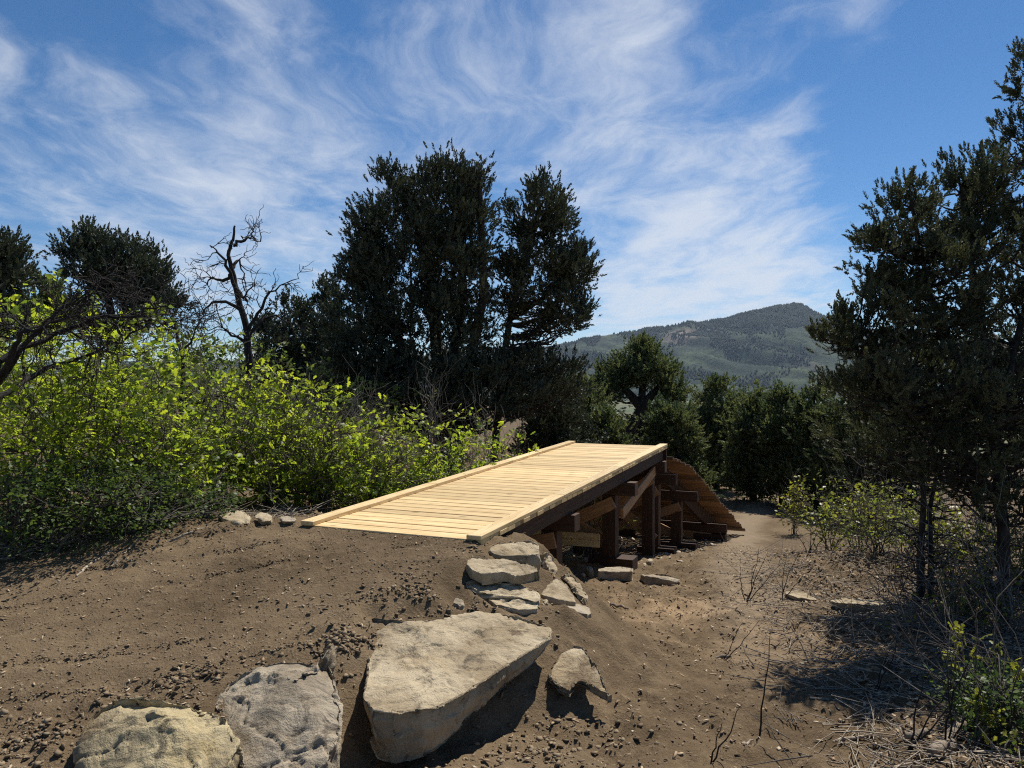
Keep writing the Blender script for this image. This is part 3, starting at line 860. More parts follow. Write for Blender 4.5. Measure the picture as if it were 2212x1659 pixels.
def land_bent(u, v0, v1, drop=.27, tall_brace=True):
    zt = lz(u) - drop
    board('cap_beam', land, LP(u, v0 - .3, zt - .1), LP(u, v1 + .42, zt - .1), .2, .2, M_TIMBER_X)
    gz = {}
    for v_ in (v0, v1):
        p = ramp_pt(u, v_, 0); gz[v_] = H(p[0], p[1])
        board('post', land, LP(u, v_, gz[v_] - .2), LP(u, v_, zt - .203), .2, .2, M_TIMBER, up=(0, 1, 0), mesh_axis=2)
        board('sill_block', land, LP(u, v_ - .3, gz[v_] + .02), LP(u, v_ + .4, gz[v_] + .02), .3, .24, M_TIMBER_X)
    low = {v_: max(gz[v_] + .2, zt - 1.25) for v_ in gz}
    brace_between(land, LP(u - .124, v1 + .085, zt - .30), LP(u - .124, v0 - .085, low[v0] + .05), .18, .04, (0, -1, 0))
    if tall_brace:
        brace_between(land, LP(u + .124, v0 - .085, zt - .30), LP(u + .124, v1 + .085, low[v1]), .18, .04, (0, -1, 0))


land_bent(8.35, -1.62, -.32, .25, False)
land_bent(9.55, -1.72, -.12)
land_bent(11.8, -1.95, .16, .27, False)

# ------------------------------------------------------------------ rocks
ROCK_COUNT = [0]


def build_rock(label, outline, thick, mat=None, inset=.06, shift=(0, 0), voxel=.03, rough=.02, dirt=0.0, crown=.0, name='boulder', strata=0.0, group=None, cat='rock', chip=(.03, .12)):
    """outline: survey readings of the top rim; the block is closed below it and weathered"""
    ROCK_COUNT[0] += 1; seed = ROCK_COUNT[0] * 13
    topv = np.array([U(*p) for p in outline])
    c = topv.mean(0)
    if c[1] > 7.6:                         # rests on the ground: distance settled by the terrain
        t_ = float(np.mean(thick))
        ks = np.linspace(.75, 1.25, 101)
        er = np.abs(c[2] * ks - height(c[0] * ks, c[1] * ks) - t_ * .72)
        topv = topv * ks[er.argmin()]; c = topv.mean(0)
    n_ = len(topv)
    th = thick if hasattr(thick, '__len__') else [thick] * n_
    cc = topv.copy()
    dirv = topv - c; dirv[:, 2] = 0
    ln = np.linalg.norm(dirv, axis=1)[:, None] + 1e-6
    mid = topv + dirv / ln * min(.015, inset * .2); mid[:, 2] -= np.array(th) * .45
    bot = topv - dirv / ln * inset; bot[:, 2] -= np.array(th); bot[:, 0] += shift[0]; bot[:, 1] += shift[1]
    bm = bmesh.new()
    rings = []
    for rg in (topv, mid, bot):
        rings.append([bm.verts.new(tuple(p - c)) for p in rg])
    for r0, r1 in zip(rings[:-1], rings[1:]):
        for k_ in range(n_):
            bm.faces.new((r0[k_], r0[(k_ + 1) % n_], r1[(k_ + 1) % n_], r1[k_]))
    ctop = bm.verts.new((0, 0, crown)); cb = bm.verts.new(tuple(bot.mean(0) - c))
    for k_ in range(n_):
        bm.faces.new((rings[0][(k_ + 1) % n_], rings[0][k_], ctop))
        bm.faces.new((rings[2][k_], rings[2][(k_ + 1) % n_], cb))
    bmesh.ops.recalc_face_normals(bm, faces=bm.faces)
    me0 = bpy.data.meshes.new('tmp'); bm.to_mesh(me0); bm.free()
    ob = bpy.data.objects.new('tmp', me0); COL.objects.link(ob)
    md = ob.modifiers.new('r', 'REMESH'); md.mode = 'VOXEL'; md.voxel_size = voxel
    sm = ob.modifiers.new('s', 'SMOOTH'); sm.iterations = 1; sm.factor = .5
    me = bpy.data.meshes.new_from_object(ob.evaluated_get(bpy.context.evaluated_depsgraph_get()))
    bpy.data.objects.remove(ob); bpy.data.meshes.remove(me0)
    nv = len(me.vertices)
    co = np.empty(nv * 3, np.float32); me.vertices.foreach_get('co', co); co = co.reshape(-1, 3).astype(float)
    no = np.empty(nv * 3, np.float32); me.vertices.foreach_get('normal', no); no = no.reshape(-1, 3).astype(float)
    rr_ = np.random.default_rng(seed)
    ext = co.max(0) - co.min(0)
    for _ in range(18):
        f_ = rr_.normal(size=3) * [1, 1, .55]; f_ /= np.linalg.norm(f_)
        dd_ = co @ f_; cut = dd_.max() - rr_.uniform(*chip) * float(np.abs(f_) @ ext) * .6
        ov = np.maximum(dd_ - cut, 0); co = co - ov[:, None] * f_ * .93
    q = co / .42
    ln_ = np.maximum(rough, .006)
    d = ln_ * (.55 * fbm(q * 1.5 + seed, 2, seed) - .5 * np.abs(fbm(q * np.array([2.2, 2.2, 4.5]) + seed, 3, seed + 5)) + .17 * fbm(q * 11, 3, seed + 9, .55))
    big_ = float(ext.max())
    for _ in range(7):                     # broken bedding: a skin of stone missing beyond a ragged line
        a_ = rr_.normal(size=3) * [1, 1, .7]; a_ /= np.linalg.norm(a_)
        s_ = co @ a_ + .16 * big_ * fbm(q * 1.6 + rr_.uniform(0, 50), 3, seed + 60) - rr_.uniform(-.3, .4) * big_
        d -= ln_ * rr_.uniform(.25, .7) * np.clip(s_ / .008 + .5, 0, 1)
    for _ in range(4):                     # cracks
        a_ = rr_.normal(size=3) * [1, 1, .4]; a_ /= np.linalg.norm(a_)
        s_ = co @ a_ + .05 * fbm(q * 2.2 + rr_.uniform(0, 50), 3, seed + 80) - rr_.uniform(-.35, .35) * big_
        d -= ln_ * rr_.uniform(.3, .8) * np.exp(-(s_ / .010) ** 2) * (fbm(q * 1.5, 2, seed + 81) > -.1)
    if strata:
        lay = co[:, 2] / strata + .35 * fbm(q * 1.2, 2, seed + 3)
        d += ln_ * 1.1 * (np.abs((lay % 1) - .5) * 4 - 1) * (1 - np.abs(no[:, 2]))
    co = co + no * d[:, None]
    me.vertices.foreach_set('co', co.astype(np.float32).ravel()); me.update()
    me.name = name
    for p_ in me.polygons: p_.use_smooth = True
    me.materials.clear(); me.materials.append(mat or M_ROCK)
    o = bpy.data.objects.new(name, me); COL.objects.link(o); o.location = tuple(c)
    o['dirt'] = float(dirt)
    return tag(o, label, cat, group)


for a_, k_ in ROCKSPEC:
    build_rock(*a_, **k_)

# ------------------------------------------------------------------ foliage templates
def plume(nb, blen, bwid, seed, open_=.75):
    r = np.random.default_rng(seed)
    vs, ts = [], []
    for k_ in range(nb):
        t = (k_ + r.uniform(0, 1)) / nb
        az = r.uniform(0, 2 * np.pi)
        spread = open_ * (1 - .72 * t) + r.uniform(-.15, .2)
        d = np.array([math.cos(az) * math.sin(spread), math.sin(az) * math.sin(spread), math.cos(spread)])
        b = np.array([0, 0, t * .8]) + r.normal(size=3) * .035
        L = blen * (1 - .45 * t) * r.uniform(.7, 1.25)
        s_ = np.cross(d, r.normal(size=3)); s_ /= np.linalg.norm(s_) + 1e-9
        o = len(vs)
        vs += [b + d * L * .25 - s_ * bwid * .6, b + d * L, b + s_ * bwid * .6]
        ts += [[o, o + 1, o + 2]]
    return np.array(vs), np.array(ts)


PLUMES_N = [plume(30, .34, .10, s_) for s_ in range(4)]       # close trees
PLUMES_M = [plume(24, .36, .12, 20 + s_) for s_ in range(4)]   # middle distance
PLUMES_F = [plume(14, .42, .18, 40 + s_) for s_ in range(3)]   # far


def leaf_lobed():
    mid = [(0, 0, 0), (0, .34, .05), (0, .66, .06), (0, 1.0, 0)]
    vs = [np.array(p) for p in mid]; ts = []
    for s_ in (-1, 1):
        o = len(vs)
        vs += [np.array(p) for p in [(s_ * .18, .24, .0), (s_ * .11, .36, .03), (s_ * .31, .56, -.02), (s_ * .14, .64, .04), (s_ * .25, .88, -.03)]]
        f_ = [[0, o, 1], [o, o + 1, 1], [1, o + 1, o + 2], [1, o + 2, 2], [o + 2, o + 3, 2], [2, o + 3, o + 4], [2, o + 4, 3]]
        ts += f_ if s_ < 0 else [t[::-1] for t in f_]
    v = np.array(vs)
    return v[:, [0, 2, 1]] * [1, 1, 1], np.array(ts)           # z along the leaf, y its normal


LEAF = leaf_lobed()
LEAF_S = (np.array([[0, 0, 0], [-.3, .03, .5], [0, -.02, 1.0], [.3, .03, .5]]), np.array([[0, 1, 2], [0, 2, 3]]))


def curve(a, b, bend, n_=7, jitter=.03):
    a, b = np.asarray(a, float), np.asarray(b, float)
    t = np.linspace(0, 1, n_)[:, None]
    p = a + (b - a) * t + np.asarray(bend) * (4 * t * (1 - t))
    L = np.linalg.norm(b - a)
    j = RNG.normal(size=(n_, 3)) * jitter * L; j[0] = 0; j[-1] = 0
    return p + j


def in_ellipsoids(n_, ells, surf=.55):
    """points spread through several ellipsoids (centre, radii, weight), towards their outside"""
    w = np.array([e_[2] for e_ in ells], float); w /= w.sum()
    idx = RNG.choice(len(ells), n_, p=w)
    d = RNG.normal(size=(n_, 3)); d /= np.linalg.norm(d, axis=1)[:, None]
    r = RNG.uniform(0, 1, n_) ** (1 - surf) if surf < 1 else np.ones(n_)
    r = .35 + .65 * r
    c = np.array([e_[0] for e_ in ells])[idx]; rad = np.array([e_[1] for e_ in ells])[idx]
    return c + d * rad * r[:, None], d, idx


M_MID = leaf_mat('mid_juniper_foliage', (0.072, 0.094, 0.040), (0.195, 0.215, 0.090), (0.19, 0.21, 0.055), 0.36, 0.6, 0.3)
M_NEAR = leaf_mat('near_juniper_foliage', (0.045, 0.056, 0.030), (0.145, 0.150, 0.082), (0.10, 0.105, 0.035), 0.30, 0.6, 0.3)


def conifer(name, label, cat, base, stems, ells, nclump, nplume, psize, clump_r, mat, templates, group=None, trunk_r=.16, updir=.9, limb=.035, bare=0, blen=1.0, sides=7, bark=None):
    """stems: polylines (metres); ells: crown volumes; clumps of sprays on limbs that grow from the stems"""
    e = empty(name, base, label, cat, group)
    gt = Geo()
    for k_, st in enumerate(stems):
        st = np.asarray(st, float)
        rr = np.linspace(trunk_r * (1 if k_ == 0 else .75), trunk_r * .22, len(st))
        gt.tube(st, rr, sides + 2)
    allst = np.concatenate([np.stack([np.interp(np.linspace(0, 1, 24), np.linspace(0, 1, len(s_)), np.asarray(s_)[:, c_]) for c_ in range(3)], 1) for s_ in stems])
    pts, dr, idx = in_ellipsoids(nclump, ells)
    gf = Geo()
    for k_ in range(nclump):
        p = pts[k_]
        dd = np.linalg.norm((allst - p) * [1, 1, .8], axis=1) + np.maximum(0, allst[:, 2] - p[2] + .25 * np.linalg.norm(allst[:, :2] - p[:2], axis=1)) * 3
        o = allst[dd.argmin()]
        L = np.linalg.norm(p - o)
        br = curve(o, p, [0, 0, -.10 * L], 6, .035)
        gt.tube(br, np.linspace(min(limb, .012 + .012 * L), .005, 6), 4)
        m_ = max(2, int(nplume * RNG.uniform(.55, 1.4)))
        cr = clump_r * RNG.uniform(.6, 1.35)
        q = RNG.normal(size=(m_, 3)) * [cr * .62, cr * .62, cr * .5] + p
        nb = m_ // 4
        if nb: q[:nb] = br[RNG.integers(2, 6, nb)] + RNG.normal(size=(nb, 3)) * cr * .25
        ax = dr[k_] * .55 + np.array([0, 0, updir]) + RNG.normal(size=(m_, 3)) * .38 + (q - p) / (cr + .01) * .35
        ax /= np.linalg.norm(ax, axis=1)[:, None]
        sz = psize * RNG.uniform(.65, 1.35, m_)
        tint = np.clip(RNG.normal(.45 + .25 * RNG.normal(), .2, m_), 0, 1)
        which = RNG.integers(0, len(templates), m_)
        for t_ in range(len(templates)):
            s_ = which == t_
            gf.scatter(*templates[t_], q[s_], ax[s_], sz[s_], tint[s_])
    for _ in range(bare):
        lowst = allst[allst[:, 2] < np.percentile(allst[:, 2], 50)]
        o = lowst[RNG.integers(0, len(lowst))]
        a_ = RNG.uniform(0, 6.28); L = RNG.uniform(.4, 1.3) * blen
        tip = o + np.array([math.cos(a_) * L, math.sin(a_) * L, RNG.uniform(-.3, .5) * L])
        br = curve(o, tip, [0, 0, .08 * L], 6, .05)
        gt.tube(br, np.linspace(.014, .003, 6), 4)
        for _k in range(3):
            s0 = br[RNG.integers(2, 5)]
            gt.tube(curve(s0, s0 + RNG.normal(size=3) * .3 * L, [0, 0, 0], 4, .06), np.linspace(.006, .002, 4), 3)
    gt.link('trunk', bark or M_BARK, e, smooth=True)
    gf.link('crown', mat, e)
    return e


def ell(px, py, d, rx, ry, rz, w=1.0):
    return (U(px, py, d), np.array([rx, ry, rz]), w)


def stem(base, *tips):
    """a trunk line from the ground through survey readings"""
    return np.array([base] + [U(*t) for t in tips])


def gp(px, d, dzz=-.1):
    x = (px - CX) / FPX * d
    return np.array([x, d, H(x, d) + dzz])


# big juniper behind the oak scrub
b = gp(955, 17.0)
conifer('juniper_tree', 'huge dark juniper with a broad ragged crown behind the ramp', 'tree', b,
        [stem(b, (950, 820, 17), (935, 650, 17.1), (905, 500, 17), (860, 400, 17)), stem(b, (975, 800, 17), (1000, 620, 16.8), (990, 450, 16.8), (965, 360, 16.9)),
         stem(b + [.25, 0, 0], (1010, 800, 16.8), (1045, 640, 16.6), (1040, 480, 16.7), (1035, 370, 16.7)), stem(b - [.2, 0, 0], (890, 800, 17), (830, 660, 16.8), (790, 520, 16.9))],
        [ell(905, 520, 17, 1.5, 1.5, 1.6, 2.0), ell(890, 620, 16.7, 1.65, 1.2, 1.3, 1.2), ell(1000, 580, 16.6, .85, .8, 1.3, .7), ell(965, 440, 17, .75, .9, 1.05, .8), ell(1010, 480, 16.8, .62, .9, 1.15, .8), ell(850, 445, 17, .6, .8, .85, .5), ell(800, 600, 17, .62, .9, 1.2, .6),
         ell(880, 720, 17, 1.6, 1.6, 1.3, 1.5), ell(1010, 700, 16.8, .85, 1.2, 1.5, .9), ell(930, 850, 16.6, 1.9, 1.5, .85, 1.7), ell(1060, 840, 16.4, 1.2, 1.0, .7, .8), ell(790, 780, 16.6, .8, 1.0, .9, .7), ell(1035, 370, 16.7, .14, .2, .30, .08), ell(855, 365, 17, .14, .2, .26, .07), ell(960, 350, 16.9, .2, .2, .2, .08)],
        640, 27, .19, .22, M_JUN, PLUMES_M, trunk_r=.2, bare=30)
b2 = gp(1058, 17.6)
conifer('juniper_tree', 'slimmer leaning juniper at the right of the huge dark one', 'tree', b2,
        [stem(b2, (1085, 790, 17.6), (1105, 670, 17.6), (1140, 560, 17.5), (1165, 450, 17.5), (1160, 405, 17.5)), stem(U(1100, 690, 17.6), (1180, 640, 17.4), (1245, 570, 17.4))],
        [ell(1165, 470, 17.5, .78, .8, .78, 1.0), ell(1105, 620, 17.2, .5, .6, .7, .5), ell(1150, 580, 17.5, .75, .9, .55, .55), ell(1235, 575, 17.4, .45, .6, .5, .5), ell(1215, 670, 17.4, .55, .8, .6, .7), ell(1130, 790, 17.4, .8, 1.0, .6, .8), ell(1210, 820, 17.6, .55, .8, .5, .5), ell(1160, 405, 17.5, .3, .4, .2, .2)],
        270, 25, .19, .21, M_JUN, PLUMES_M, trunk_r=.10, bare=26)

# trees on the left skyline
b = gp(240, 27)
conifer('juniper_tree', 'dark rounded juniper above the oak scrub on the left skyline', 'tree', b,
        [stem(b, (240, 680, 27), (225, 590, 27), (200, 520, 27)), stem(b, (270, 660, 27), (285, 560, 27))],
        [ell(215, 570, 27, 1.3, 1.3, .95, 1), ell(275, 590, 27, 1.3, 1.3, 1.0, 1), ell(190, 530, 27, .5, .6, .45, .3), ell(340, 630, 26.5, .6, .7, .7, .4), ell(260, 680, 27, 1.8, 1.4, .8, .8), ell(365, 655, 26.3, .35, .4, .3, .15)],
        190, 24, .30, .34, M_JUN, PLUMES_F, trunk_r=.2)
b = gp(10, 21)
conifer('juniper_tree', 'juniper crown cut by the left edge of the photo', 'tree', b,
        [stem(b, (0, 700, 21), (-5, 560, 21))], [ell(-10, 590, 21, .75, .9, .95, 1), ell(-20, 680, 21, 1.1, 1, .9, .8), ell(10, 540, 21, .3, .4, .3, .2)], 100, 22, .27, .28, M_JUN, PLUMES_F, trunk_r=.16)
b = gp(90, 24)
conifer('pinyon_tree', 'low grey green tree between the two left skyline junipers', 'tree', b, [stem(b, (90, 680, 24), (85, 620, 24))], [ell(90, 640, 24, .7, .7, .5, 1), ell(110, 690, 24, .9, .8, .5, 1)], 50, 20, .27, .26, M_JUN2, PLUMES_F, trunk_r=.1)
for (px, d, topy, w_, lb) in [(612, 24, 655, .55, 'dark juniper right behind the dead snag'), (652, 25, 660, .5, 'small dark juniper second from the snag'),
                              (697, 24, 612, .55, 'pointed dark juniper at the left flank of the huge one'), (730, 23, 640, .6, 'dark juniper pressed against the huge one on its left'), (570, 26, 690, .5, 'low dark juniper behind the snag trunk')]:
    b = gp(px, d); h_ = (CY - topy) / FPX * d
    conifer('juniper_tree', lb, 'tree', b, [stem(b, (px, 780, d), (px + 3, topy + 20, d))],
            [(np.array([b[0], d, h_ * .30 + .0]), np.array([w_ * .95, w_, h_ * .62]), 1), (np.array([b[0], d, -.2]), np.array([w_ * 1.5, w_ * 1.3, 1.0]), 1.0), (np.array([b[0], d, h_ - .25]), np.array([.16, .16, .3]), .12)],
            85, 22, .27, .25, M_JUN, PLUMES_F, trunk_r=.1)

# pinyon behind the ramp, trunk leaning
b = gp(1348, 30, -.2)
conifer('pinyon_tree', 'umbrella crowned pinyon with a dark leaning trunk behind the ramp', 'tree', b,
        [stem(b, (1362, 925, 30), (1385, 880, 30), (1390, 800, 30), (1385, 755, 30)), stem(U(1385, 880, 30), (1350, 840, 30), (1320, 800, 30)), stem(U(1385, 880, 30), (1420, 840, 30), (1450, 815, 30))],
        [ell(1385, 790, 30, .95, 1, .75, 1), ell(1330, 815, 30, .85, .9, .5, .7), ell(1435, 825, 30, .75, .9, .6, .7), ell(1300, 850, 30, .5, .7, .4, .35), ell(1385, 755, 30, .5, .6, .3, .3), ell(1455, 850, 29.8, .4, .5, .35, .25)],
        150, 22, .28, .27, M_MID, PLUMES_F, trunk_r=.28, bare=24)
mid_trees = [
    # px, d, top y, half width, label
    (1452, 24.5, 868, .85, 'pale green young pinyon just behind the ramp lip', 'pinyon_tree'),
    (1548, 29, 812, 1.15, 'tall dense green juniper right of the umbrella pinyon', 'juniper_tree'),
    (1628, 26, 848, 1.0, 'green juniper standing at the shaded bend of the trail', 'juniper_tree'),
    (1690, 25, 850, .95, 'juniper with a bare dark trunk beside the trail', 'juniper_tree'),
    (1765, 24, 838, .9, 'upright juniper between the trail and the big right tree', 'juniper_tree'),
    (1590, 34, 850, 1.2, 'far juniper glimpsed over the bend of the trail', 'juniper_tree'),
    (1660, 36, 856, 1.2, 'far juniper below the town roofs', 'juniper_tree'),
    (1830, 22, 835, 1.1, 'dark juniper behind the left branches of the big right tree', 'juniper_tree'),
    (1930, 20, 850, 1.1, 'dark juniper filling the gap left of the big right trunk', 'juniper_tree'),
    (1255, 27, 815, .8, 'low juniper between the leaning juniper and the umbrella pinyon', 'juniper_tree'),
    (1310, 24, 885, .6, 'small bright green juniper bush behind the ramp deck', 'juniper_tree'),
    (1225, 22, 850, .7, 'dark bushy juniper just above the left kerb end', 'juniper_tree'),
    (1180, 20, 850, .8, 'shadowy juniper under the leaning juniper', 'juniper_tree'),
    (1410, 40, 880, 1.0, 'distant juniper seen under the umbrella pinyon', 'juniper_tree'),
    (1500, 38, 880, 1.3, 'distant juniper left of the tall dense green one', 'juniper_tree'),
    (1730, 38, 875, 1.3, 'distant juniper in front of the long low town building', 'juniper_tree'),
]
for (px, d, topy, w_, lb, nm) in mid_trees:
    b = gp(px, d); zt = (CY - topy) / FPX * d; hh = zt - b[2]
    x = b[0]
    lean = RNG.uniform(-.15, .15)
    conifer(nm, lb, 'tree', b, [np.array([b, [x + lean * .3, d, b[2] + hh * .35], [x + lean, d, b[2] + hh * .7], [x + lean, d, zt - .15]])],
            [(np.array([x + lean, d, zt - hh * .30]), np.array([w_ * .80, w_ * .8, hh * .28]), 1.0), (np.array([x, d, b[2] + hh * .40]), np.array([w_ * .92, w_ * .9, hh * .30]), 1.1), (np.array([x + RNG.uniform(-.5, .5) * w_, d - .3, b[2] + hh * .22]), np.array([w_ * .9, w_ * .8, hh * .16]), .45),
             (np.array([x + w_ * .35, d - .2, b[2] + hh * .6]), np.array([w_ * .6, w_ * .6, hh * .2]), .4), (np.array([x - w_ * .4, d - .2, b[2] + hh * .5]), np.array([w_ * .6, w_ * .6, hh * .22]), .4), (np.array([x + lean, d, zt - .25]), np.array([.2, .2, .3]), .1)],
            int(95 + 40 * w_), 21, .29 * (1 if d > 22 else .85), .25, M_MID if nm == 'pinyon_tree' or px in (1548, 1628, 1690, 1310, 1765, 1255, 1590, 1500, 1830) else M_JUN, PLUMES_F if d > 23 else PLUMES_M,
            group='junipers and pinyons along the far trail', trunk_r=.12, bare=10, updir=.5)

# big juniper on the right, close
b = gp(2172, 7.3)
conifer('juniper_tree', 'big close juniper with bare lower limbs filling the right edge', 'tree', b,
        [stem(b, (2168, 1150, 7.4), (2150, 960, 7.5), (2190, 760, 7.8), (2260, 500, 8.2), (2290, 250, 8.4)), stem(U(2150, 960, 7.5), (2080, 800, 7.4), (2010, 640, 7.5), (1965, 420, 7.6)),
         stem(U(2165, 1100, 7.4), (2050, 930, 7.2), (1930, 810, 7.2), (1810, 730, 7.3)), stem(U(2160, 900, 7.6), (2120, 700, 7.9), (2090, 520, 8.0), (2075, 400, 8.0)), stem(U(2190, 800, 7.8), (2300, 650, 7.6), (2400, 560, 7.5))],
        [ell(1955, 500, 7.6, .28, .5, .60, .55), ell(2010, 620, 7.6, .42, .7, .6, .8), ell(1915, 700, 7.4, .40, .6, .38, .6), ell(1820, 720, 7.3, .24, .4, .26, .3), ell(1880, 560, 7.5, .14, .3, .45, .25), ell(2080, 450, 8.0, .30, .6, .5, .6),
         ell(2120, 620, 7.8, .6, .9, .8, 1.1), ell(2190, 430, 8.1, .45, .7, .7, .8), ell(2230, 300, 8.3, .30, .5, .55, .5), ell(2225, 160, 8.4, .20, .3, .45, .3), ell(2260, 600, 8, .7, .9, 1.0, 1.0),
         ell(2000, 830, 7.2, .62, .8, .34, .5), ell(1880, 830, 7.1, .4, .6, .25, .4), ell(2140, 860, 7.2, .6, .9, .45, .55), ell(2250, 900, 7.4, .6, .9, .8, .5), ell(2060, 1000, 7.4, .55, .7, .25, .35), ell(2180, 1060, 7.3, .5, .7, .28, .35), ell(1960, 950, 7.4, .4, .6, .22, .3)],
        440, 21, .12, .10, M_NEAR, PLUMES_N, trunk_r=.066, limb=.02, bare=90, blen=.5)
b = gp(1990, 8.3)
conifer('juniper_tree', 'slender twin stemmed juniper left of the big close one', 'tree', b,
        [stem(b, (1988, 1200, 8.3), (1996, 1080, 8.3), (1985, 960, 8.4), (1960, 800, 8.5)), stem(b + [.09, 0, 0], (2012, 1220, 8.3), (2008, 1100, 8.3), (2040, 950, 8.5), (2060, 780, 8.6))],
        [ell(1960, 900, 8.5, .65, .7, .5, .8), ell(2050, 850, 8.6, .6, .7, .6, .8), ell(1890, 970, 8.4, .5, .6, .2, .3), ell(2060, 980, 8.5, .6, .7, .2, .2), ell(1960, 760, 8.6, .4, .5, .4, .4), ell(1840, 930, 8.5, .35, .5, .3, .3)],
        120, 18, .125, .11, M_NEAR, PLUMES_N, trunk_r=.048, limb=.015, bare=55, blen=.55)
b = gp(2330, 9.5)
conifer('juniper_tree', 'dark juniper behind the big close one, mostly past the right edge', 'tree', b,
        [stem(b, (2330, 900, 9.5), (2320, 500, 9.6))], [ell(2280, 700, 9.6, .9, .9, 1.2, 1), ell(2250, 900, 9.6, .9, 1, .6, .6)], 150, 20, .15, .18, M_JUN, PLUMES_M, trunk_r=.1, bare=30)


# ------------------------------------------------------------------ dead trees
def dead_tree(label, base, trunk, limbs, r0, ntw=3, depth=2, twl=.5, name='dead_tree'):
    e = empty(name, base, label, 'dead tree')
    g = Geo()
    tr = np.asarray(trunk)
    tt_ = np.linspace(0, 1, len(tr) * 4)
    tr = np.stack([np.interp(tt_, np.linspace(0, 1, len(tr)), tr[:, c_]) for c_ in range(3)], 1)
    tr[1:-1] += RNG.normal(size=(len(tr) - 2, 3)) * r0 * .18
    tr[1:-1] = (tr[:-2] + 2 * tr[1:-1] + tr[2:]) / 4
    g.tube(tr, np.linspace(r0, r0 * .22, len(tr)), 8)
    g.link('trunk', M_DEAD, e, smooth=True)

    def twigs(br, r, lev, gb):
        for _ in range(ntw):
            k_ = RNG.integers(len(br) // 3, len(br))
            d = br[k_] - br[k_ - 1]; d = d / (np.linalg.norm(d) + 1e-9) + RNG.normal(size=3) * .75
            d /= np.linalg.norm(d)
            L = twl * RNG.uniform(.4, 1.1) * (.62 ** lev)
            c_ = curve(br[k_], br[k_] + d * L, RNG.normal(size=3) * .10 * L, 6, .05)
            gb.tube(c_, np.linspace(r * .6, .0035, 6), 4)
            if lev < depth: twigs(c_, r * .55, lev + 1, gb)
    for lm in limbs:
        lm = np.asarray(lm)
        t2 = np.linspace(0, 1, len(lm) * 3)
        c_ = np.stack([np.interp(t2, np.linspace(0, 1, len(lm)), lm[:, q_]) for q_ in range(3)], 1)
        c_[1:] += RNG.normal(size=(len(c_) - 1, 3)) * .02
        gb = Geo()
        gb.tube(c_, np.linspace(r0 * .5, .007, len(c_)), 6)
        twigs(c_, r0 * .2 + .004, 0, gb)
        gb.link('branch', M_DEAD, e, smooth=True)
    return e


SD_ = 14.0
b = gp(538, SD_)
P = lambda x, y, dd=0: U(x, y, SD_ + dd)
dead_tree('bare dead snag with crooked branches on the left skyline', b, [b, P(540, 800), P(536, 720), P(520, 670), P(508, 620), P(500, 580), P(494, 540), P(505, 515), P(507, 488)],
          [[P(510, 625), P(490, 575, -.2), P(470, 545, -.3), P(458, 532, -.3)], [P(502, 590), P(480, 610, .2), P(455, 600, .3), P(440, 620, .3)], [P(505, 530), P(525, 520, .1), P(545, 513, .2), P(560, 522, .2)],
           [P(520, 670), P(480, 650, .1), P(450, 660, .2), P(435, 690, .3)], [P(536, 715), P(560, 670, -.1), P(585, 630, -.2), P(618, 610, -.2)], [P(536, 725), P(570, 690, .2), P(600, 680, .3), P(640, 720, .3)],
           [P(508, 620), P(530, 650, -.2), P(545, 610, -.3)], [P(500, 580), P(515, 560, .2), P(530, 600, .2)], [P(538, 740), P(500, 720, -.3), P(470, 700, -.4)]], .078, 5, 1, .5)
b = gp(400, 9.2)
Q = lambda x, y, dd=0: U(x, y, 9.2 + dd)
dead_tree('thin crooked dead trunk standing in the oak scrub', b, [b, Q(405, 960), Q(392, 880), Q(398, 800), Q(392, 760), Q(380, 710), Q(372, 675)],
          [[Q(398, 880), Q(430, 865), Q(480, 850), Q(500, 840)], [Q(395, 940), Q(350, 920), Q(325, 935)], [Q(392, 770), Q(410, 740), Q(420, 700)], [Q(380, 710), Q(360, 690), Q(340, 700)]], .042, 4, 2, .4)
b = gp(-60, 6.9)
Q = lambda x, y, dd=0: U(x, y, 6.9 + dd)
dead_tree('dead oak at the left edge with long dark slanting limbs', b, [b, Q(-40, 1000), Q(-20, 850), Q(0, 780)],
          [[Q(-20, 850), Q(60, 730), Q(120, 680), Q(180, 645)], [Q(0, 780), Q(100, 730, .4), Q(200, 690, .5), Q(290, 680, .6), Q(345, 655, .6)], [Q(-10, 860), Q(90, 800, .6), Q(170, 775, .8), Q(250, 740, .9), Q(330, 700, 1)],
           [Q(-20, 850), Q(30, 760, -.4), Q(60, 700, -.5), Q(120, 720, -.5)]], .06, 6, 2, .5, name='dead_oak')


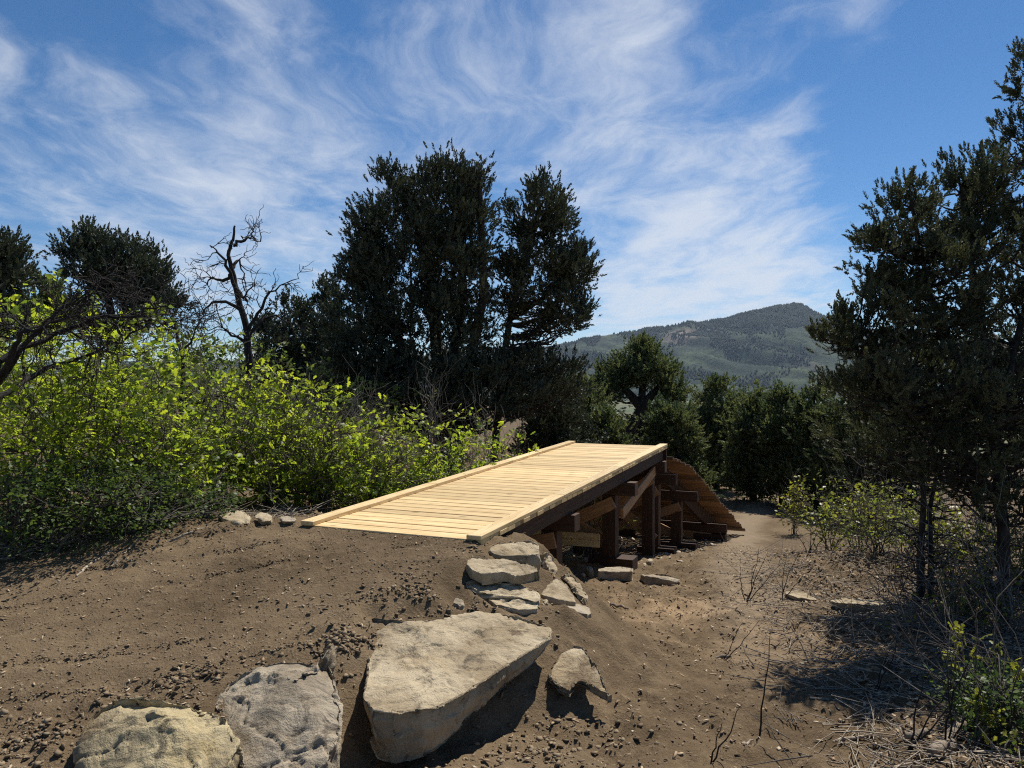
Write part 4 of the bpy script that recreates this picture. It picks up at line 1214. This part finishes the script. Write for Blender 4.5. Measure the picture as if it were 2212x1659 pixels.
# ------------------------------------------------------------------ oak scrub and shrubs
def bush(name, label, px, d, topy, rad, nleaf, mat, leaf=LEAF, lsize=.075, nstem=9, group=None, flat=.75, cluster=7, fill=.5, base=None, bark=None, spread=1.25, stem_r=.014, twigs=0, lowcut=.25):
    b = gp(px, d, -.04) if base is None else np.asarray(base)
    zt = (CY - topy) / FPX * d
    h = max(.35, zt - b[2])
    e = empty(name, b, label, 'bush' if h < 2.6 else 'tree', group)
    gs = Geo(); gl = Geo()
    nc = max(6, nleaf // cluster)
    d3 = RNG.normal(size=(nc, 3)); d3 /= np.linalg.norm(d3, axis=1)[:, None]
    r = RNG.uniform(0, 1, nc) ** .36
    c0 = b + np.array([0, 0, h * .56])
    lump = 1 + .5 * fbm(d3 * 2.2 + px, 2, int(px) & 63)
    ctr = c0 + d3 * (r * lump)[:, None] * np.array([rad, rad * .9, h * .47])
    ctr[:, 2] = np.maximum(ctr[:, 2], b[2] + .08)
    low = (ctr[:, 2] - b[2]) / h < lowcut
    ctr[low, 2] += h * .25 * RNG.uniform(0, 1, low.sum())
    # stems, then twigs from the nearest stem to every leaf cluster
    sp = []
    for k_ in range(nstem):
        t = ctr[RNG.integers(0, nc)]
        o = b + np.array([RNG.normal() * .12 * rad, RNG.normal() * .12 * rad, 0])
        c_ = curve(o, t, [(t[0] - o[0]) * -.15, 0, .10 * h], 8, .028)
        gs.tube(c_, np.linspace(stem_r * RNG.uniform(.7, 1.5), .004, 8), 5)
        sp.append(c_[2:])
    sp = np.concatenate(sp)
    for k_ in range(0, nc, 2 if nc > 260 else 1):
        dd = np.linalg.norm(sp - ctr[k_], axis=1) + np.maximum(0, sp[:, 2] - ctr[k_, 2]) * 1.5
        o = sp[dd.argmin()]
        gs.tube(curve(o, ctr[k_], [0, 0, .02], 4, .05), np.linspace(.0055, .002, 4), 3)
    for k_ in range(twigs):
        o = sp[RNG.integers(0, len(sp))]
        dv_ = (o - c0) * [1, 1, .6] + RNG.normal(size=3) * .3 + [0, 0, .5]; dv_ /= np.linalg.norm(dv_)
        L = RNG.uniform(.3, 1.0)
        c_ = curve(o, o + dv_ * L, RNG.normal(size=3) * .08, 5, .05)
        gs.tube(c_, np.linspace(.006, .002, 5), 3)
        gs.tube(curve(c_[2], c_[2] + (dv_ + RNG.normal(size=3) * .6) * L * .5, [0, 0, 0], 4, .05), np.linspace(.004, .0015, 4), 3)
    n_ = nc * cluster
    cen = np.repeat(ctr, cluster, 0)
    dirs = RNG.normal(size=(n_, 3)) * [1, 1, .55] + np.repeat(d3, cluster, 0) * .35 + [0, 0, .12]
    dirs /= np.linalg.norm(dirs, axis=1)[:, None]
    pos = cen + dirs * RNG.uniform(.0, .05, n_)[:, None] * spread + RNG.normal(size=(n_, 3)) * .03 * spread
    nrm = np.array([0, 0, 1.0]) + RNG.normal(size=(n_, 3)) * flat
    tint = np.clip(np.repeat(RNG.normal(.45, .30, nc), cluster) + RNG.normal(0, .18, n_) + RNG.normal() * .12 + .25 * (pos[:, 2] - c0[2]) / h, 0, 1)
    # template y is the leaf normal: x = r x ax, y = ax x x  -> y follows r
    gl.scatter(leaf[0], leaf[1], pos, dirs, lsize * RNG.uniform(.4, 1.4, n_), tint, ynorm=nrm)
    gs.link('stem', bark or M_OAKBARK, e, smooth=True)
    gl.link('foliage', mat, e)
    return e


OG = 'oak scrub along the left of the path'
for a_ in [
    # px, d, topy, rad, leaves, size, label
    (80, 7.5, 800, 1.0, 3000, .075, 'bright yellow green oak bush nearest the left edge'),
    (-90, 9.0, 690, 1.2, 3000, .08, 'tall oak bush half outside the left edge'),
    (255, 8.2, 745, 1.0, 3000, .075, 'lush oak bush in front of the dark slanting limbs'),
    (360, 7.9, 880, .75, 2200, .07, 'lower oak bush at the foot of the thin dead trunk'),
    (480, 9.0, 830, .8, 2400, .075, 'oak bush right of the thin dead trunk'),
    (600, 9.6, 795, .8, 2200, .08, 'oak bush below the dead snag with loose top sprays'),
    (700, 9.3, 880, .75, 1900, .075, 'oak bush left of the ramp with dark bare limbs inside'),
    (810, 10.2, 890, .75, 1800, .08, 'oak bush beside the middle of the left kerb'),
    (920, 11.0, 915, .75, 1700, .08, 'oak bush beside the upper half of the left kerb'),
    (1015, 12.0, 925, .75, 1500, .08, 'thin oak bush near the top of the left kerb'),
    (1095, 13.0, 930, .5, 700, .085, 'last sparse oak bush before the ramp lip'),
    (585, 9.0, 1000, .5, 1200, .07, 'low oak bush behind the three stones left of the ramp'),
    (690, 9.4, 995, .5, 1200, .07, 'low oak bush hugging the near part of the left kerb'),
    (800, 10.0, 985, .5, 1100, .07, 'low oak bush hugging the middle of the left kerb'),
    (905, 10.9, 975, .5, 1000, .07, 'low oak bush hugging the upper part of the left kerb'),
]:
    px, d, ty, rd, nl, ls, lb = a_
    bush('oak_bush', lb, px, d, ty, rd, int(nl * .8), M_OAK, LEAF, ls, 12, OG, twigs=46)
for a_ in [
    (60, 10.5, 640, 1.3, 1800, .10, 'tall oak thicket behind the slanting limbs'),
    (230, 11.5, 680, 1.2, 1600, .10, 'oak thicket under the rounded skyline juniper'),
    (420, 13.5, 720, 1.2, 1500, .11, 'pale oak thicket left of the dead snag'),
    (330, 17.0, 690, 1.5, 1500, .13, 'far pale oak thicket on the left slope'),
    (470, 19.0, 705, 1.5, 1400, .13, 'far thin oak thicket behind the dead snag'),
    (650, 14.0, 800, 1.0, 1200, .11, 'oak thicket behind the snag to its right'),
    (760, 14.5, 815, 1.0, 1300, .11, 'sunlit oak thicket at the left foot of the huge juniper'),
    (1270, 13.5, 1010, .7, 500, .08, 'oak sprays seen through the trestle under the deck'),
    (-60, 12.0, 640, 1.5, 1500, .11, 'oak thicket at the far left behind the edge bush'),
]:
    px, d, ty, rd, nl, ls, lb = a_
    bush('oak_bush', lb, px, d, ty, rd, nl, M_OAK_FAR if d > 13 else M_OAK, LEAF_S, ls, 8, OG, twigs=10)
for a_ in [
    (160, 7.0, 990, .75, 3000, .035, 'dark small leaved shrub under the yellow green oak'),
    (310, 7.3, 1015, .6, 2600, .035, 'dark small leaved shrub right of the other one at the path edge'),
    (20, 6.8, 1010, .65, 2200, .035, 'dark small leaved shrub at the left edge of the path'),
    (430, 7.9, 1045, .45, 1300, .035, 'small dark shrub beside the pale boulder'),
]:
    px, d, ty, rd, nl, ls, lb = a_
    bush('low_shrub', lb, px, d, ty, rd, nl, M_SHRUB, LEAF_S, ls * 1.15, 9, 'dark shrubs at the foot of the oaks', twigs=7, lowcut=0)
for (px, d, ty, rd, lb) in [(930, 13.4, 850, .8, 'bare grey twiggy bush in front of the huge juniper'), (1060, 14.0, 870, .7, 'bare twiggy bush under the leaning juniper'),
                            (560, 11.5, 830, .7, 'bare twiggy bush at the foot of the snag'), (440, 12.0, 770, .8, 'bare twiggy bush left of the snag'), (800, 12.5, 860, .7, 'bare twiggy bush left of the huge trunk'), (690, 12.2, 800, .7, 'bare twiggy bush between snag and huge juniper')]:
    bush('bare_bush', lb, px, d, ty, rd, 40, M_OAK_FAR, LEAF_S, .06, 16, 'leafless bushes', bark=M_TWIG, twigs=150, stem_r=.010)

for (px, d, ty, rd, lb) in [(2010, 6.9, 1290, .45, 'low bare brush in the shade below the twin stems'), (2190, 6.6, 1230, .5, 'bare brush at the right edge in front of the big trunk')]:
    bush('bare_bush', lb, px, d, ty, rd, 30, M_YOUNG, LEAF_S, .04, 10, 'leafless bushes', bark=M_TWIG, twigs=40, stem_r=.007)
UG = 'thin oak saplings under the right trees'
for a_ in [
    (1715, 18.5, 1040, .38, 420, .08, 'small bushy oak sapling at the bend of the trail'),
    (1790, 11.5, 1075, .45, 380, .06, 'sparse sapling at the left of the right undergrowth'),
    (1850, 12.0, 1040, .6, 650, .065, 'sapling behind the berm of soil'),
    (1900, 10.4, 1050, .6, 650, .06, 'leafy sapling left of the twin stems'),
    (1960, 11.0, 1060, .6, 600, .06, 'sapling right behind the twin stems'),
    (2050, 9.2, 1080, .6, 700, .055, 'sapling between the twin stems and the big trunk'),
    (2120, 8.6, 1120, .5, 550, .055, 'sapling just left of the big trunk'),
    (2200, 8.4, 1100, .6, 600, .055, 'sapling behind the big trunk at the right edge'),
    (2090, 6.9, 1240, .4, 300, .05, 'low sapling in the shade before the big trunk'),
]:
    px, d, ty, rd, nl, ls, lb = a_
    bush('oak_sapling', lb, px, d, ty, rd, int(nl * 1.15), M_YOUNG, LEAF if d < 9 else LEAF_S, ls, 9, UG, twigs=20, stem_r=.008, cluster=4, spread=1.6)


def sprig(label, px, d, topy, lean, nclus, size, mat=None, group='young oak sprigs in the near right corner'):
    """close sprig: every leaf is a part"""
    b = gp(px, d, -.02)
    zt = (CY - topy) / FPX * d
    e = empty('oak_sprig', b, label, 'sapling', group)
    g = Geo(); tips = []
    for k_ in range(nclus):
        t = np.array([b[0] + lean * RNG.uniform(.3, 1.1) + RNG.normal() * .06, d + RNG.normal() * .07, b[2] + (zt - b[2]) * RNG.uniform(.62, 1.0)])
        c_ = curve(b + [RNG.normal() * .02, 0, 0], t, [-lean * .2, 0, .03], 7, .02)
        g.tube(c_, np.linspace(.006, .0022, 7), 5); tips.append((c_[-1], c_[-1] - c_[-3])); tips.append((c_[-2], RNG.normal(size=3)))
    g.link('stem', M_TWIG, e, smooth=True)
    me = None
    for (p, dv_) in tips:
        for q_ in range(RNG.integers(4, 7)):
            gl = Geo()
            if me is None:
                gl.add(LEAF[0], t=LEAF[1], a=.7)
                o = gl.link('leaf', mat or M_YOUNG); me = o.data
            else:
                o = bpy.data.objects.new('leaf', me); COL.objects.link(o)
            ax = Vector(RNG.normal(size=3) * [1, 1, .6] + [0, 0, .35] + dv_ / (np.linalg.norm(dv_) + 1e-6) * .5).normalized()
            nr = Vector(RNG.normal(size=3) * .6 + [0, 0, 1.0])
            xx = nr.cross(ax).normalized(); yy = ax.cross(xx)
            s_ = size * RNG.uniform(.7, 1.25)
            mt = (Matrix((xx, yy, ax)).transposed() * s_).to_4x4()
            mt.translation = Vector(p + RNG.normal(size=3) * .02) - e.location
            o.parent = e; o.matrix_basis = mt


sprig('tall yellow leaved oak sprig rising from the dry sticks', 2060, 5.0, 1345, .10, 4, .06)
sprig('yellow leaved oak sprig at the right edge below the trunk', 2165, 4.9, 1385, .06, 4, .06)
sprig('oak sprig with hanging yellow leaves lower right', 2110, 4.5, 1500, .04, 4, .055)
sprig('short oak sprig at the bottom right corner', 2150, 4.2, 1600, .05, 3, .05)
bush('low_shrub', 'dark green low shrub in the bottom right corner', 2190, 4.5, 1480, .32, 1500, M_SHRUB, LEAF_S, .035, 8, 'dark shrubs at the foot of the oaks', twigs=16, lowcut=0)
bush('low_shrub', 'dark green low shrub right behind the fallen log', 2110, 4.9, 1470, .25, 700, M_SHRUB, LEAF_S, .033, 7, 'dark shrubs at the foot of the oaks', twigs=16, lowcut=0)

# ------------------------------------------------------------------ single sticks, logs, upright twigs
def stick(label, pts, r, mat=M_STRAW, name='stick', cat='stick', group=None, sides=7, sit=True):
    pp = []
    for (px, py, d) in pts:
        p = U(px, py, d)
        if sit: p[2] = H(p[0], p[1]) + r * .7
        pp.append(p)
    pp = np.array(pp); n_ = max(6, len(pp) * 3)
    t = np.linspace(0, 1, n_)
    c_ = np.stack([np.interp(t, np.linspace(0, 1, len(pp)), pp[:, q_]) for q_ in range(3)], 1)
    c_[1:-1] += RNG.normal(size=(n_ - 2, 3)) * r * .3
    g = Geo(); rr = np.full(n_, r) * np.linspace(1, .65, n_); rr[0] *= .5; rr[-1] *= .4
    g.tube(c_, rr, sides)
    for e_ in (0, n_ - 1):
        g.add(np.concatenate([g.v[0][e_ * sides:(e_ + 1) * sides], [c_[e_]]]), t=[[q_, (q_ + 1) % sides, sides] for q_ in range(sides)])
    o = g.link(name, mat, smooth=True)
    return tag(o, label, cat, group)


def flat(px, py, z):
    return (px, py, FPX * (-z) / (py - CY))


stick('thick weathered log lying in the bottom right corner', [flat(2010, 1655, -2.15), flat(2050, 1610, -2.15), flat(2105, 1555, -2.15)], .045, M_LOG, 'log', 'log')
stick('short bark covered log piece right of the trail', [flat(1955, 1622, -2.2), flat(2010, 1618, -2.2)], .03, M_LOG, 'log', 'log')
stick('brown chunk of wood lying on the trail', [flat(1536, 1384, -2.3), flat(1580, 1388, -2.3)], .025, M_LOG, 'log', 'log')
stick('white peeled stick on the near trail', [flat(1602, 1588, -2.15), flat(1612, 1580, -2.15), flat(1626, 1572, -2.15)], .012, M_STRAW)
stick('long thin dry stick across the right trail edge', [flat(1750, 1508, -2.2), flat(1850, 1502, -2.2), flat(1960, 1490, -2.2)], .009)
stick('forked dry stick below the long one', [flat(1800, 1590, -2.15), flat(1880, 1576, -2.15), flat(1930, 1560, -2.15)], .012)
stick('crooked dry stick upright edge of the debris', [flat(1870, 1550, -2.15), flat(1885, 1520, -2.2), flat(1880, 1490, -2.2)], .013)
stick('pale split stick left of the debris', [flat(1720, 1420, -2.25), flat(1745, 1400, -2.25)], .009)
stick('dark curved twig lying between the two left boulders', [flat(660, 1404, -1.7), flat(700, 1412, -1.7), flat(735, 1425, -1.7)], .008, M_DEAD)
stick('bleached stick at the lower left path edge', [flat(165, 1215, -1.45), flat(200, 1185, -1.42), flat(250, 1168, -1.4)], .013)
stick('thin pale stick leaning out of the left shrubs', [flat(240, 1200, -1.45), flat(285, 1170, -1.42), flat(310, 1150, -1.4)], .009)
stick('pale broken stick under the left oaks', [flat(360, 1160, -1.4), flat(410, 1155, -1.4), flat(450, 1140, -1.38)], .010)
stick('rounded pale stick on the wood chips', [flat(1318, 1292, -2.4), flat(1358, 1300, -2.4)], .018, M_LOG)
TWG = 'leafless saplings standing in the trail'


def upright(label, px, py, d, tips, r=.006):
    x = (px - CX) / FPX * d
    b = np.array([x, d, H(x, d) - .03])
    e = empty('bare_sapling', b, label, 'sapling', TWG)
    for (tx, ty) in tips:
        g = Geo(); g.tube(curve(b, U(tx, ty, d + RNG.normal() * .05), [RNG.normal() * .02, 0, 0], 8, .012), np.linspace(r, .0018, 8), 5)
        g.link('twig', M_DEAD, e, smooth=True)


def dep(py, z): return FPX * (-z) / (py - CY)


upright('tall single bare twig standing in the middle of the trail', 1640, 1545, dep(1545, -2.14), [(1664, 1365)], .007)
upright('leaning bare twig left of the tall single one', 1535, 1610, dep(1610, -2.1), [(1602, 1522), (1560, 1560)], .006)
upright('fan of bare twigs on the trail below the right stones', 1610, 1275, dep(1275, -2.42), [(1660, 1190), (1640, 1180), (1690, 1215), (1600, 1205)], .007)
upright('bare twig pair right of the fan by the trail', 1690, 1290, dep(1290, -2.42), [(1730, 1190), (1700, 1200), (1760, 1220)], .006)
upright('short bare twig by the brown chunk of wood', 1560, 1400, dep(1400, -2.3), [(1640, 1340), (1600, 1350)], .005)
upright('bare twig group at the edge of the right saplings', 1745, 1215, dep(1215, -2.65), [(1750, 1120), (1770, 1130), (1720, 1150), (1790, 1140)], .009)
upright('bare leaning twigs before the dark patch of shade', 1890, 1480, dep(1480, -2.2), [(1945, 1360), (1925, 1400)], .006)
upright('bare twigs crossing in the near right corner', 1960, 1610, dep(1610, -2.12), [(2060, 1460), (2000, 1440), (2090, 1480)], .007)
upright('bare twigs rising beside the fallen log', 2040, 1600, dep(1600, -2.12), [(2110, 1400), (2040, 1420), (2140, 1450)], .007)

# ------------------------------------------------------------------ loose ground cover
octv = np.array([[1, 0, 0], [0, 1, 0], [-1, 0, 0], [0, -1, 0], [0, 0, .8], [0, 0, -.8], ], float)
octt = np.array([[0, 1, 4], [1, 2, 4], [2, 3, 4], [3, 0, 4], [1, 0, 5], [2, 1, 5], [3, 2, 5], [0, 3, 5]])


def lump_t(seed, el=(1, .85, .5)):
    r = np.random.default_rng(seed)
    v = np.concatenate([octv, np.array([[.62, .62, .3], [-.62, .62, .3], [-.62, -.62, .3], [.62, -.62, .3]])])
    t = np.array([[0, 6, 4], [6, 1, 4], [1, 7, 4], [7, 2, 4], [2, 8, 4], [8, 3, 4], [3, 9, 4], [9, 0, 4], [1, 6, 5], [6, 0, 5], [2, 7, 5], [7, 1, 5], [3, 8, 5], [8, 2, 5], [0, 9, 5], [9, 3, 5]])
    return (v + r.normal(size=v.shape) * .16) * el, t


LUMPS = [lump_t(s_) for s_ in range(5)]
CHIPS = [lump_t(10 + s_, (1, .30, .14)) for s_ in range(3)] + [lump_t(20, (.8, .5, .08))]


def scatter_ground(name, label, xs, ys, size, templates, mat, tint, tilt=.4, sink=.3):
    z = height(xs, ys)
    gr_ = np.hypot(height(xs + .03, ys) - z, height(xs, ys + .03) - z) / .03
    ok_ = gr_ < .75
    xs, ys, z, size, tint = xs[ok_], ys[ok_], z[ok_], size[ok_], tint[ok_]
    g = Geo(); n_ = len(xs)
    pos = np.stack([xs, ys, z + size * (.5 - sink)], -1)
    ax = np.array([0, 0, 1.0]) + RNG.normal(size=(n_, 3)) * tilt
    ax /= np.linalg.norm(ax, axis=1)[:, None]
    w = RNG.integers(0, len(templates), n_)
    for k_ in range(len(templates)):
        s_ = w == k_
        g.scatter(*templates[k_], pos[s_], ax[s_], size[s_], tint[s_])
    return tag(g.link(name, mat), label, kind='stuff')


def spread(n_, x0, x1, y0, y1, power=1.4):
    t = RNG.uniform(0, 1, n_) ** power
    return RNG.uniform(x0, x1, n_), y0 + (y1 - y0) * t


# clods: thick along the foot and back of the boulders, thin elsewhere
cx_, cy_ = spread(90000, -3.6, 5.5, 3.3, 12.5)
s_ = edge_sd(cx_, cy_)
wgt = .05 + .9 * np.exp(-((s_ - .15) / .42) ** 2) * (cy_ < 8.4) + .30 * (s_ < 0) + .30 * (s_ < 0) * (cy_ < 7)
wgt = wgt * np.clip(.55 + 1.1 * fbm(np.stack([cx_, cy_, 0 * cx_], -1) * 1.6, 3, 40), 0.05, 2)
k_ = RNG.uniform(0, 1, len(cx_)) < wgt * .5
cx_, cy_ = cx_[k_], cy_[k_]
sz = .004 + .010 * RNG.uniform(0, 1, len(cx_)) ** 3 + (np.exp(-((edge_sd(cx_, cy_) - .15) / .4) ** 2) * .016 * RNG.uniform(0, 1, len(cx_)) ** 2)
k_ = np.array([True] * len(cx_))
for (ax_, ay_, az_) in SEATS: k_ &= np.hypot(cx_ - ax_, cy_ - ay_) > .045
cx_, cy_, sz = cx_[k_], cy_[k_], sz[k_]
scatter_ground('soil_clods', 'crumbs and clods of brown soil around the boulders and over the trail', cx_, cy_, sz, LUMPS, M_CLOD, np.clip(RNG.normal(.6, .3, len(cx_)), 0, 1))
# heaps of crumbled soil against the boulders
px_, py_, ps_ = [], [], []
for (hx, hy, hd, hr_, hn) in [(745, 1355, 4.95, .18, 420), (725, 1450, 4.6, .12, 120), (425, 1455, 4.55, .16, 200), (60, 1610, 3.95, .34, 450), (250, 1475, 4.4, .15, 80), (1120, 1540, 4.45, .25, 260),
                             (1250, 1500, 4.75, .25, 260), (1000, 1300, 5.7, .35, 420), (1060, 1185, 6.5, .16, 160), (1150, 1390, 5.6, .2, 160), (900, 1325, 5.55, .22, 220)]:
    c_ = U(hx, hy, hd)
    px_.append(c_[0] + RNG.normal(size=hn) * hr_ * .8); py_.append(c_[1] + RNG.normal(size=hn) * hr_ * .6); ps_.append(.006 + .020 * RNG.uniform(0, 1, hn) ** 2.2)
px_, py_, ps_ = np.concatenate(px_), np.concatenate(py_), np.concatenate(ps_)
k_ = np.array([True] * len(px_))
for (ax_, ay_, az_) in SEATS: k_ &= np.hypot(px_ - ax_, py_ - ay_) > .045
scatter_ground('soil_clods', 'heaps of coarse crumbled soil pushed against the boulders', px_[k_], py_[k_], ps_[k_], LUMPS, M_CLOD, np.clip(RNG.normal(.6, .3, k_.sum()), 0, 1), sink=.2)
# crumbs thrown up in lines by the tools along the path
tx_, ty_ = RNG.uniform(-5.2, .6, 60000), RNG.uniform(3.6, 7.3, 60000)
tp_ = np.stack([tx_, ty_, 0 * tx_], -1)
ln_ = np.sin((ty_ - .32 * tx_ + .05 * fbm(tp_ * .8, 2, 5)) * 13.0 + 2.5 * fbm(tp_ * .6, 2, 6) - .6)
k_ = (ln_ > .93) & (edge_sd(tx_, ty_) > .45) & (fbm(tp_ * 1.3, 2, 19) > -.05) & (ty_ < 6.2 + .85 * (tx_ + 4.6)) & ((tx_ - RX) * math.sin(HD) + (ty_ - RY) * math.cos(HD) < -.15)
scatter_ground('soil_clods', 'lines of small soil crumbs running along the built up path', tx_[k_], ty_[k_], .004 + .011 * RNG.uniform(0, 1, k_.sum()) ** 2.5, LUMPS, M_CLOD, np.clip(RNG.normal(.4, .25, k_.sum()), 0, 1), sink=.2)
# pebbles and pale gravel in the path surface
cx_, cy_ = spread(17000, -5.2, .3, 3.5, 7.6)
k_ = edge_sd(cx_, cy_) > .1
scatter_ground('gravel', 'fine pale gravel pressed into the built up path', cx_[k_], cy_[k_], .004 + .011 * RNG.uniform(0, 1, k_.sum()) ** 4, LUMPS, M_CLOD, np.clip(RNG.normal(.75, .25, k_.sum()), 0, 1), sink=.5)
# wood chips on the lower trail
cx_, cy_ = spread(42000, -.6, 6.0, 3.4, 16.0)
s_ = edge_sd(cx_, cy_)
wgt = .25 + .9 * np.exp(-((cx_ - 2.0) / 1.2) ** 2 - ((cy_ - 8.6) / 1.4) ** 2) + .8 * np.clip((cx_ - 2.0 - .15 * (cy_ - 4)) / 1.0, 0, 1)
k_ = (s_ < -.15) & (RNG.uniform(0, 1, len(cx_)) < wgt * .62)
cx_, cy_ = cx_[k_], cy_[k_]
scatter_ground('wood_chips', 'shredded wood chips and bark scattered over the lower trail', cx_, cy_, .011 + .026 * RNG.uniform(0, 1, len(cx_)) ** 2.5, CHIPS, M_CHIP, RNG.uniform(0, 1, len(cx_)) ** 1.3, tilt=.28, sink=.2)
# chips on the path
cx_, cy_ = spread(3600, -5.2, .4, 3.5, 7.6); k_ = edge_sd(cx_, cy_) > 0
scatter_ground('wood_chips', 'a few pale chips lying on the built up path', cx_[k_], cy_[k_], .009 + .02 * RNG.uniform(0, 1, k_.sum()) ** 3, CHIPS, M_CHIP, RNG.uniform(.2, 1, k_.sum()), tilt=.25, sink=.2)
# dry leaf litter and twigs
def twig_field(name, label, n_, xy, lmin, lmax, r, mat, lift=.25):
    g = Geo(); xs, ys = xy
    zz = height(xs, ys)
    a_ = RNG.uniform(0, 6.28, n_); L = RNG.uniform(lmin, lmax, n_)
    for k in range(n_):
        d = np.array([math.cos(a_[k]), math.sin(a_[k]), RNG.normal() * lift * .5])
        p0 = np.array([xs[k], ys[k], zz[k] + r + abs(RNG.normal()) * .02])
        p1 = p0 + d * L[k]; p1[2] = max(p1[2], zz[k] + .004)
        pm = (p0 + p1) / 2 + RNG.normal(size=3) * .07 * L[k] * [1, 1, .4]
        g.tube(np.array([p0, pm, p1]), np.array([1, .8, .45]) * r * RNG.uniform(.6, 1.5), 3)
    return tag(g.link(name, mat), label, kind='stuff')


n_ = 3000
xs = RNG.uniform(1.6, 5.2, n_); ys = 3.5 + RNG.uniform(0, 1, n_) ** 1.3 * 7
k_ = (xs > 1.7 + .22 * (ys - 3.5)); xs, ys = xs[k_], ys[k_]
twig_field('twig_litter', 'dry cut twigs and slash piled along the right of the trail', len(xs), (xs, ys), .08, .42, .0045, M_STRAW)
xs = RNG.uniform(1.4, 5.5, 700); ys = 3.5 + RNG.uniform(0, 1, 700) ** 1.2 * 9; k_ = xs > 1.4 + .22 * (ys - 3.5)
twig_field('twig_litter', 'dark thin twigs among the slash on the right', k_.sum(), (xs[k_], ys[k_]), .1, .6, .0045, M_TWIG, .9)
xs = RNG.uniform(0, 1, 420)
twig_field('twig_litter', 'pale dead twigs under the left shrubs along the path edge', 420, (-4.8 + xs * 2.5, 6.45 + xs * 2.0 + np.abs(RNG.normal(size=420)) * .25 - .08), .08, .4, .005, M_STRAW, .5)
n_ = 9000
xs = np.concatenate([RNG.uniform(1.9, 6.5, n_), RNG.uniform(-5.5, -2.0, 3500)]); ys = np.concatenate([3.5 + RNG.uniform(0, 1, n_) ** 1.3 * 9, RNG.uniform(5.4, 9.5, 3500)])
k_ = np.where(xs > 0, xs > 2.0 + .25 * (ys - 3.5), ys > 6.45 + .85 * (xs + 4.6))
xs, ys = xs[k_], ys[k_]
LIT = [(np.array([[0, -.5, 0], [.28, 0, .12], [0, .5, .03], [-.28, 0, .10]]), np.array([[0, 1, 2], [0, 2, 3]]))]
scatter_ground('leaf_litter', 'curled dry oak leaves under the scrub', xs, ys, RNG.uniform(.03, .07, len(xs)), LIT, M_CHIP, np.clip(RNG.normal(.45, .25, len(xs)), 0, 1), tilt=.5, sink=.3)
# broken stone under the ramp
pu = RNG.uniform(5.5, 13, 500); pv = RNG.uniform(-2.4, .6, 500)
pp = np.array([ramp_pt(a_, b_, 0) for a_, b_ in zip(pu, pv)])
scatter_ground('rubble', 'broken stone and offcuts lying in the shade under the ramp', pp[:, 0], pp[:, 1], RNG.uniform(.02, .07, 500), LUMPS, M_ROCK_G, RNG.uniform(0, 1, 500), sink=.4)

# ------------------------------------------------------------------ haze
HAZE = 3.2e-5
bm = bmesh.new(); bmesh.ops.create_cube(bm, size=1.0)
for v_ in bm.verts:
    v_.co = Vector((v_.co.x * 16000, 3400 + v_.co.y * 7200, (-64 + 520) / 2 + v_.co.z * (520 + 64)))
me = bpy.data.meshes.new('haze'); bm.to_mesh(me); bm.free()
m, n = new_mat('haze_air')
vol = n.n('ShaderNodeVolumePrincipled'); vol.inputs['Color'].default_value = (0.60, 0.76, 1.0, 1)
vol.inputs['Density'].default_value = HAZE; vol.inputs['Anisotropy'].default_value = 0.2
out = n.n('ShaderNodeOutputMaterial'); n.put(out.inputs['Volume'], vol.outputs[0])
me.materials.append(m)
o = bpy.data.objects.new('haze', me); COL.objects.link(o); o['kind'] = 'stuff'
